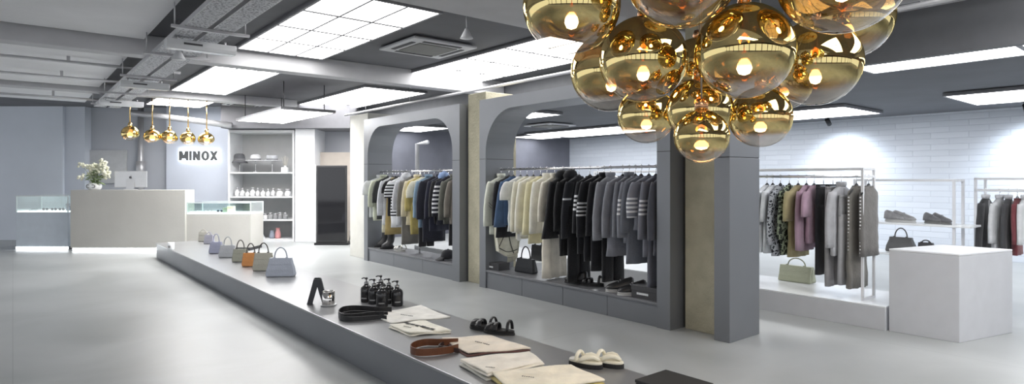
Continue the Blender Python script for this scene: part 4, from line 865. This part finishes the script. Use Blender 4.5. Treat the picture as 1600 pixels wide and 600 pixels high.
# ------------------------------------------------------------------ vase, flowers, monitor
vx = bx(145, 12.8); vz = DZ - .002
o = thing('vase', 'round white vase with dark circles on the reception desk', 'vase', (vx, 12.85, vz), 0)
MB().lathe([(.001, 0), (.09, 0), (.125, .03), (.135, .075), (.125, .12), (.09, .15), (.08, .155), (.075, .15), (.11, .12), (.001, .03)], 28).build('vase_body', white_gloss, o)
for s in (-1, 1): MB().tube([(s*.055 + .034*math.cos(a), -.136 + .012*abs(math.cos(a)) + .006, .078 + .034*math.sin(a)) for a in [2*PI*i/16 for i in range(16)]], .007, 6, True).build('painted_circle', mat('ink_grey', (.16, .17, .17), .5), o)
o = thing('flower_bouquet', 'cream white flower bouquet with green leaves in the round vase', 'flowers', (vx, 12.85, vz + .10), 0)
rb = random.Random(5); st = MB(); lf = MB(); heads = []
for k in range(19):
    a = rb.uniform(0, 2*PI); rr = rb.uniform(.02, .31); h = rb.uniform(.24, .55) - rr*.35
    tip = (rr*math.cos(a)*1.05, rr*math.sin(a)*.7, h); st.tube([(.02*math.cos(a), .02*math.sin(a), -.03), (tip[0]*.4, tip[1]*.4, h*.55), tip], .004, 5); heads.append(tip)
for k in range(46):
    a = rb.uniform(0, 2*PI); h = rb.uniform(.04, .3); d = Vector((math.cos(a), math.sin(a)*.7, rb.uniform(-.2, .7))).normalized(); p0 = Vector((d.x*.04, d.y*.04, h)); L_ = rb.uniform(.08, .2); sd = d.cross(Vector((0, 0, 1))).normalized()*L_*.2
    up = sd.cross(d).normalized()*.004
    lf.loft([[p0 + sd*w_ + d*L_*t_ + Vector((0, 0, -.05*t_*t_)) + up*q, p0 - sd*w_ + d*L_*t_ + Vector((0, 0, -.05*t_*t_)) + up*q, p0 - sd*w_ + d*L_*t_ + Vector((0, 0, -.05*t_*t_)) - up*q, p0 + sd*w_ + d*L_*t_ + Vector((0, 0, -.05*t_*t_)) - up*q] for t_, w_, q in ((0, .1, 1), (.35, 1, 1), (.7, .7, 1), (1, .05, .5))], True, False)
st.build('stems', fabric('#7d8d5e'), o); tag(lf.build('leaves', mat('leaf_green', (.22, .30, .13), .5, 0, .3, 6), o), kind='stuff')
for tip in heads:
    hb = MB()
    for q in range(16):
        d = Vector((rb.gauss(0, 1), rb.gauss(0, 1), rb.gauss(.3, .8))).normalized()*rb.uniform(.04, .072)
        hb.ball((tip[0] + d.x, tip[1] + d.y, tip[2] + d.z), rb.uniform(.02, .032), None, None, 7, 5)
    hb.build('flower_head', mat('petal_cream', (.78, .78, .64), .7, 0, .08, 30), o)
mx = bx(211.5, 13.05)
o = thing('computer_monitor', 'silver all in one computer screen seen from behind on the desk', 'computer', (mx, 12.9, DZ - .002), .02)
alu = mat('brushed_aluminium', (.62, .63, .65), .3, .55, .03)
MB().box((-.34, -.012, .055), (.34, .012, .40)).build('display_back', alu, o, .009)
MB().box((-.335, .013, .06), (.335, .016, .395)).build('screen', mat('screen_black', (.012, .012, .014), .1), o)
MB().prism([(-.05, .02), (-.035, .018), (-.02, .24), (-.012, .24), (-.012, .2), (-.03, 0), (-.05, 0)], 'x', -.085, .085).build('stand', alu, o, .003)
MB().box((-.1, -.10, 0), (.1, .08, .018)).build('foot', alu, o, .003)
ap = []
for k in range(36):
    t = 2*PI*k/36; r = .030*(1 - .10*math.cos(2*t + PI) - (.10 if abs(t - PI/2) < .25 else 0) - (.05 if abs(t - 3*PI/2) < .2 else 0)); x, z = r*math.cos(t), r*1.02*math.sin(t)
    if math.hypot(x - .034, z - .004) < .014: x = .022 - .004*abs(z)/.014
    ap.append((x, .265 + z))
lg = MB().prism(ap, 'y', -.0145, -.0118).prism([(.001, .298), (.006, .312), (.016, .318), (.013, .306)], 'y', -.0145, -.0118); lg.build('logo', mat('logo_grey', (.09, .09, .1), .4), o)
# ------------------------------------------------------------------ brass pendants over the desk
melt = gold_glass(); melt.name = 'melted_brass_glass'
nt = melt.node_tree
wg = emis('warm_pendant_bulb', (1.0, .80, .52), 9.0)
for i, (px, py, lb) in enumerate([(203, 208, 'first brass glass pendant from the left over the desk'), (238, 213, 'second brass glass pendant from the left over the desk'), (265, 214, 'middle brass glass pendant of five over the desk'), (294, 216, 'fourth brass glass pendant from the left over the desk'), (323, 217.5, 'rightmost of the five brass glass pendants over the desk')]):
    p = pixY(px, py, 12.3 + .1*i); o = thing('pendant_lamp', lb, 'pendant lamp', p, 0, 'brass pendant lamps over the reception desk'); rp = random.Random(i + 3); R = .155; n = 20; mm = 13; rings = []
    bumps = [(Vector((rp.gauss(0, 1), rp.gauss(0, 1), rp.gauss(0, 1))).normalized(), rp.uniform(-.16, .14)) for _ in range(9)]
    for k in range(mm + 1):
        th = PI*k/mm; rg = []
        for j in range(n):
            a = 2*PI*j/n; d = Vector((math.sin(th)*math.cos(a), math.sin(th)*math.sin(a), -math.cos(th))); s = 1 + sum(h*max(0, d.dot(b) - .6)/.4 for b, h in bumps); rr = R*s*(.85 + .15*abs(d.z) if False else 1)
            rg.append((d.x*rr + 1e-5*math.cos(a), d.y*rr + 1e-5*math.sin(a), d.z*rr*.88))
        rings.append(rg)
    MB().loft(rings).build('glass_shade', melt, o); MB().ball((0, 0, -.03), .055).build('bulb', wg, o)
    MB().tube([(0, 0, .11), (0, 0, CZ - p.z - .02)], .012, 8).build('stem', brass, o); MB().lathe([(.02, .10), (.04, .13), (.035, .2), (.012, .22)], 14).build('cap', brass, o); MB().lathe([(.05, CZ - p.z - .03), (.05, CZ - p.z)], 14).build('ceiling_rose', brass, o)
# ------------------------------------------------------------------ lit shop sign
sgY = WB - .22; sx0, sx1 = bx(281, sgY - .04), bx(342, sgY - .04); szc = HC - (243.5 - HZ)*(sgY - .04)/FPX; Hl = 15.0/FPX*sgY
o = thing('shop_sign', 'backlit dark capital letters MINOX on the blue grey wall', 'sign', (sx0, sgY, szc - Hl/2), 0)
sc_m = mat('sign_letter_grey', (.10, .105, .11), .5); halo = emis('sign_halo', (.86, .94, 1.0), 4.0)
SWd = sx1 - sx0; TH = Hl*.27
def letter(ch_, x, w_, th, ex, y0, y1):
    m = MB(); H_ = Hl; nb = [0]
    def bar(p, q):
        (ax, az), (bx_, bz) = p, q; dx = th*.55 if ax != bx_ else th/2; nb[0] += 1; y2 = y0 - .0012*nb[0]
        m.prism([(ax - dx, az), (ax + dx, az), (bx_ + dx, bz), (bx_ - dx, bz)], 'y', y2, y1)
    lo, hi, l, r = -ex, H_ + ex, x + TH/2, x + w_ - TH/2
    if ch_ == 'M':
        bar((l, lo), (l, hi)); bar((r, lo), (r, hi)); bar((x + w_/2 - .012, H_*.2 - ex), (l + .01, hi)); bar((x + w_/2 + .012, H_*.2 - ex), (r - .01, hi))
    elif ch_ == 'I': bar((x + w_/2, lo), (x + w_/2, hi))
    elif ch_ == 'N': bar((l, lo), (l, hi)); bar((r, lo), (r, hi)); bar((r, lo), (l, hi))
    elif ch_ == 'X': x -= TH*.35; bar((x + TH*.62, lo), (x + w_ - TH*.3, hi)); bar((x + w_ - TH*.3, lo), (x + TH*.62, hi))
    else:
        c = (x + w_/2, H_/2); R0, R1 = (w_/2 + ex, H_/2*1.03 + ex), (w_/2 + ex - th, H_/2*1.03 + ex - th*.9); rings = []
        for k in range(40):
            a_ = 2*PI*k/40; ca, sa = math.cos(a_), math.sin(a_)
            rings.append([(c[0] + R0[0]*ca, y0, c[1] + R0[1]*sa), (c[0] + R0[0]*ca, y1, c[1] + R0[1]*sa), (c[0] + R1[0]*ca, y1, c[1] + R1[1]*sa), (c[0] + R1[0]*ca, y0, c[1] + R1[1]*sa)])
        m.loft(rings, False, False, True)
    return m
wr = {'M': 1.36, 'I': .28, 'N': 1.08, 'O': 1.15, 'X': 1.12}; gp = .17; kx = SWd/(sum(wr.values()) + 4*gp); x = 0
for c_ in 'MINOX':
    w_ = wr[c_]*kx
    par = letter(c_, x, w_, TH, 0, -.085, -.06).build('letter', sc_m, o)
    letter(c_, x, w_, TH*1.35 + .03, .022, -.045, -.03).build('letter_backlight', halo, par)
    MB().tube([(x + w_/2 if c_ != 'O' else x + TH/2, -.06, Hl/2), (x + w_/2 if c_ != 'O' else x + TH/2, 0, Hl/2)], .006, 6).build('standoff', chrome, par)
    x += w_ + gp*kx
# ------------------------------------------------------------------ shelf niche
NY = 14.55; nx0, nx1 = bx(356, NY), bx(460, NY); NZT = HC - (201 - HZ)*NY/FPX - .03
NZT = 2.68
niche_m = mat('niche_grey', (.44, .445, .45), .7, 0, .03); frame_m = mat('niche_frame', (.62, .63, .65), .5, 0, .03)
o = thing('shelf_unit', 'tall open grey shelf niche holding hats and bottles', 'shelf', (nx0, NY, 0), 0); NW = nx1 - nx0; ND = WB - NY - .02
MB().box((0, ND - .03, 0), (NW, ND, NZT)).build('back_panel', niche_m, o)
MB().box((0, 0, 0), (.05, ND - .031, NZT)).build('side_panel', frame_m, o, .003); MB().box((NW - .05, 0, 0), (NW, ND - .031, NZT)).build('side_panel', frame_m, o, .003)
MB().box((.051, 0, NZT - .06), (NW - .051, ND - .031, NZT)).build('top_panel', frame_m, o, .003); MB().box((.051, .02, 0), (NW - .051, ND - .031, .06)).build('base_panel', frame_m, o, .003)
def zsh(py): return HC - (py - HZ)*NY/FPX
shz = [zsh(269), zsh(307), zsh(343)]
for z in shz: MB().box((.051, .01, z - .035), (NW - .051, ND - .031, z)).build('shelf_board', frame_m, o, .003)
def nx(px): return bx(px, NY + .2)
for px, kd, c, lb in ((373, 'bucket', '#4a4b50', 'dark grey bucket hat on a stand on the top shelf'), (398, 'brim', '#c2c3c6', 'pale rounded brim hat mid top shelf'), (424, 'boater', '#b3b5ba', 'pale flat crowned hat right of the rounded hat')):
    h = thing('hat_stand', 'slim metal stand under the ' + lb.split(' on ')[0].split(' mid ')[0].split(' right ')[0], 'hat stand', (nx(px), NY + .25, shz[0]), 0); MB().lathe([(.001, 0), (.07, 0), (.07, .008), (.001, .01)], 18).build('base', chrome, h); MB().tube([(0, 0, .008), (0, 0, .3)], .008, 8).build('rod', chrome, h); MB().ball((0, 0, .29), .05, .05, .02, 14, 8).build('head', chrome, h)
    h = thing('hat', lb, 'hat', (nx(px), NY + .25, shz[0] + .29), .3); fm = fabric(c)
    pr = {'bucket': [(.13, 0), (.125, .08), (.11, .14), (.07, .165), (.001, .17)], 'brim': [(.125, .0), (.125, .06), (.105, .12), (.06, .15), (.001, .155)], 'boater': [(.13, 0), (.128, .10), (.12, .12), (.001, .125)]}[kd]
    MB().lathe([(pr[0][0] - .006, -.001)] + pr, 26).build('crown', fm, h); br = .19 if kd == 'bucket' else .23; dz = -.06 if kd == 'bucket' else -.012
    MB().lathe([(.122, .0), (.128, .012), (br, dz + .008), (br + .003, dz), (br, dz - .004), (.122, -.004)], 28).build('brim', fm, h); MB().lathe([(.128, .004), (.1315, .006), (.1305, .04), (.126, .042)], 26).build('hat_band', fabric('#6b6c70'), h)
o = thing('reed_diffuser', 'white reed diffuser with thin sticks on the top shelf', 'diffuser', (nx(445), NY + .22, shz[0]), 0); MB().box((-.075, -.05, 0), (.075, .05, .12)).lathe([(.03, .12), (.03, .16), (.024, .16), (.024, .12)], 14).build('bottle', white_gloss, o, .008)
for k in range(5): MB().tube([(0, 0, .05), (.13*(k - 2)/2*.6, .02*(k % 2), .40 - .02*abs(k - 2))], .004, 5).build('reed', fabric('#b9b2a4'), o)
shapes = [(.05, .12, .02), (.055, .11, .018), (.045, .13, .02)]
xs = [372, 380, 388, 396, 404, 412, 420, 428, 438, 451]; lbs = ['leftmost', 'second', 'third', 'fourth', 'fifth', 'sixth', 'seventh', 'eighth', 'ninth', 'rightmost']
for i, (px, lb) in enumerate(zip(xs, lbs)):
    r, hh, nk = [(.055, .15, .022), (.058, .14, .02), (.05, .10, .02), (.06, .15, .03), (.045, .14, .018), (.05, .13, .018), (.045, .12, .016), (.05, .14, .02), (.075, .12, .05), (.075, .12, .055)][i]
    o = thing('bottle' if i < 8 else 'jar', lb + (' pale bottle' if i < 8 else ' wide jar') + ' in the bottle row on the second niche shelf', 'bottle' if i < 8 else 'jar', (nx(px), NY + .16, shz[1]), 0, 'pale bottles on the second niche shelf'); m = mat('pale_bottle_%d' % (i % 3), [(.62, .63, .64), (.5, .5, .51), (.7, .7, .69)][i % 3], .25)
    MB().lathe([(.001, 0), (r, 0), (r, hh*.75), (nk, hh), (nk, hh + .02), (.001, hh + .02)], 16).build('bottle_body', m, o); MB().lathe([(.001, hh + .02), (nk*1.2, hh + .02), (nk*1.1, hh + .06), (.001, hh + .062)], 12).build('stopper', mat('stopper_grey', (.35, .35, .36), .3, .3), o)
    MB().box((-r*.6, -r - .002, hh*.2), (r*.6, -r*.7, hh*.55)).build('paper_label', mat('paper_pale', (.75, .75, .74), .7), o)
for i, (px, hh, c) in enumerate([(408, .13, '#8a8b8c'), (416, .10, '#c9cacb'), (424, .12, '#8e8f90'), (432, .10, '#7d7e80'), (439, .13, '#808183'), (447, .12, '#87888a')]):
    o = thing('glass_jar', ['first', 'second', 'third', 'fourth', 'fifth', 'last'][i] + ' small jar from the left on the third niche shelf', 'jar', (nx(px), NY + .15, shz[2]), 0, 'small jars on the third niche shelf'); m = mat('jar_' + c.strip('#'), c, .2)
    MB().lathe([(.001, 0), (.05, 0), (.056, .02), (.056, hh*.8), (.045, hh), (.001, hh)], 16).build('jar_body', m, o); MB().lathe([(.001, hh), (.05, hh), (.05, hh + .03), (.012, hh + .035), (.012, hh + .05), (.001, hh + .052)], 14).build('lid', mat('jar_lid', (.28, .28, .29), .3, .5), o)
# floor of the niche: white triangle, two vases
o = thing('triangle_ornament', 'white triangular ornament at the foot of the shelf niche', 'ornament', (nx(402), NY + .12, .06), .1)
MB().prism([(-.19, 0), (.19, 0), (.0, .38)], 'y', 0, .12).build('body', white_gloss, o, .006); MB().prism([(-.12, .035), (.12, .035), (0, .27)], 'y', -.004, .002).build('inset_face', mat('inset_pale', (.6, .62, .65), .4), o)
for px, c, hh, lb in ((424, '#8a909e', .19, 'grey blue vase right of the white triangle'), (433, '#c98f90', .25, 'pink vase at the foot of the shelf niche')):
    o = thing('small_vase', lb, 'vase', (nx(px), NY + .25, .06), 0); m = mat('glaze_' + c.strip('#'), c, .35)
    MB().lathe([(.001, 0), (.06, 0), (.07, .05), (.06, hh*.6), (.04, hh*.8), (.05, hh), (.042, hh), (.034, hh*.8), (.001, .02)], 20).build('vase_body', m, o); MB().lathe([(.048, hh - .004), (.054, hh), (.048, hh + .006), (.04, hh)], 20).build('rim', m, o)
# ------------------------------------------------------------------ black screen totem
TY = 13.9; tx0, tx1 = bx(494.5, TY), bx(541.5, TY); TZ = HC - (258.5 - HZ)*TY/FPX
o = thing('screen_totem', 'tall black screen totem in front of the beige wall board', 'screen', ((tx0 + tx1)/2, TY, 0), 0); tw = (tx1 - tx0)/2
MB().box((-tw - .03, -.08, 0), (tw + .06, .34, .05)).build('base_plate', black_metal, o, .006)
MB().box((-tw, 0, .051), (tw, .07, TZ)).build('casing', mat('totem_casing', (.03, .03, .032), .35), o, .012)
MB().box((-tw + .035, -.003, .10), (tw - .035, .001, TZ - .045)).build('screen_glass', mat('totem_screen', (.012, .012, .014), .06, 0, 0), o)
MB().tube([(tw + .02, .12, .03), (tw + .05, .16, .25), (tw + .03, .2, .3), (tw + .02, .25, .03)], .008, 6).build('power_cable', blackplastic, o)
MB().box((-tw - .045, -.002, .05), (-tw - .012, .05, TZ + .02)).build('side_trim', frame_m, o)
# ------------------------------------------------------------------ world, camera
w = bpy.data.worlds.new('World'); S.world = w; w.use_nodes = True
bg = w.node_tree.nodes['Background']; bg.inputs['Color'].default_value = (.93, .96, 1.0, 1); bg.inputs['Strength'].default_value = 1.25
cam = bpy.data.cameras.new('camera'); co = bpy.data.objects.new('camera', cam); COL.objects.link(co)
co.location = (0, 0, HC); co.rotation_euler = (PI/2, 0, 0)
cam.sensor_fit = 'HORIZONTAL'; cam.sensor_width = 36; cam.lens = 36*FPX/1600; cam.shift_y = -20/1600; cam.clip_start = .05; cam.clip_end = 100
S.camera = co
S.view_settings.view_transform = 'Standard'; S.view_settings.look = 'None'; S.view_settings.gamma = 1; S.view_settings.use_curve_mapping = False
S.view_settings.exposure = .25
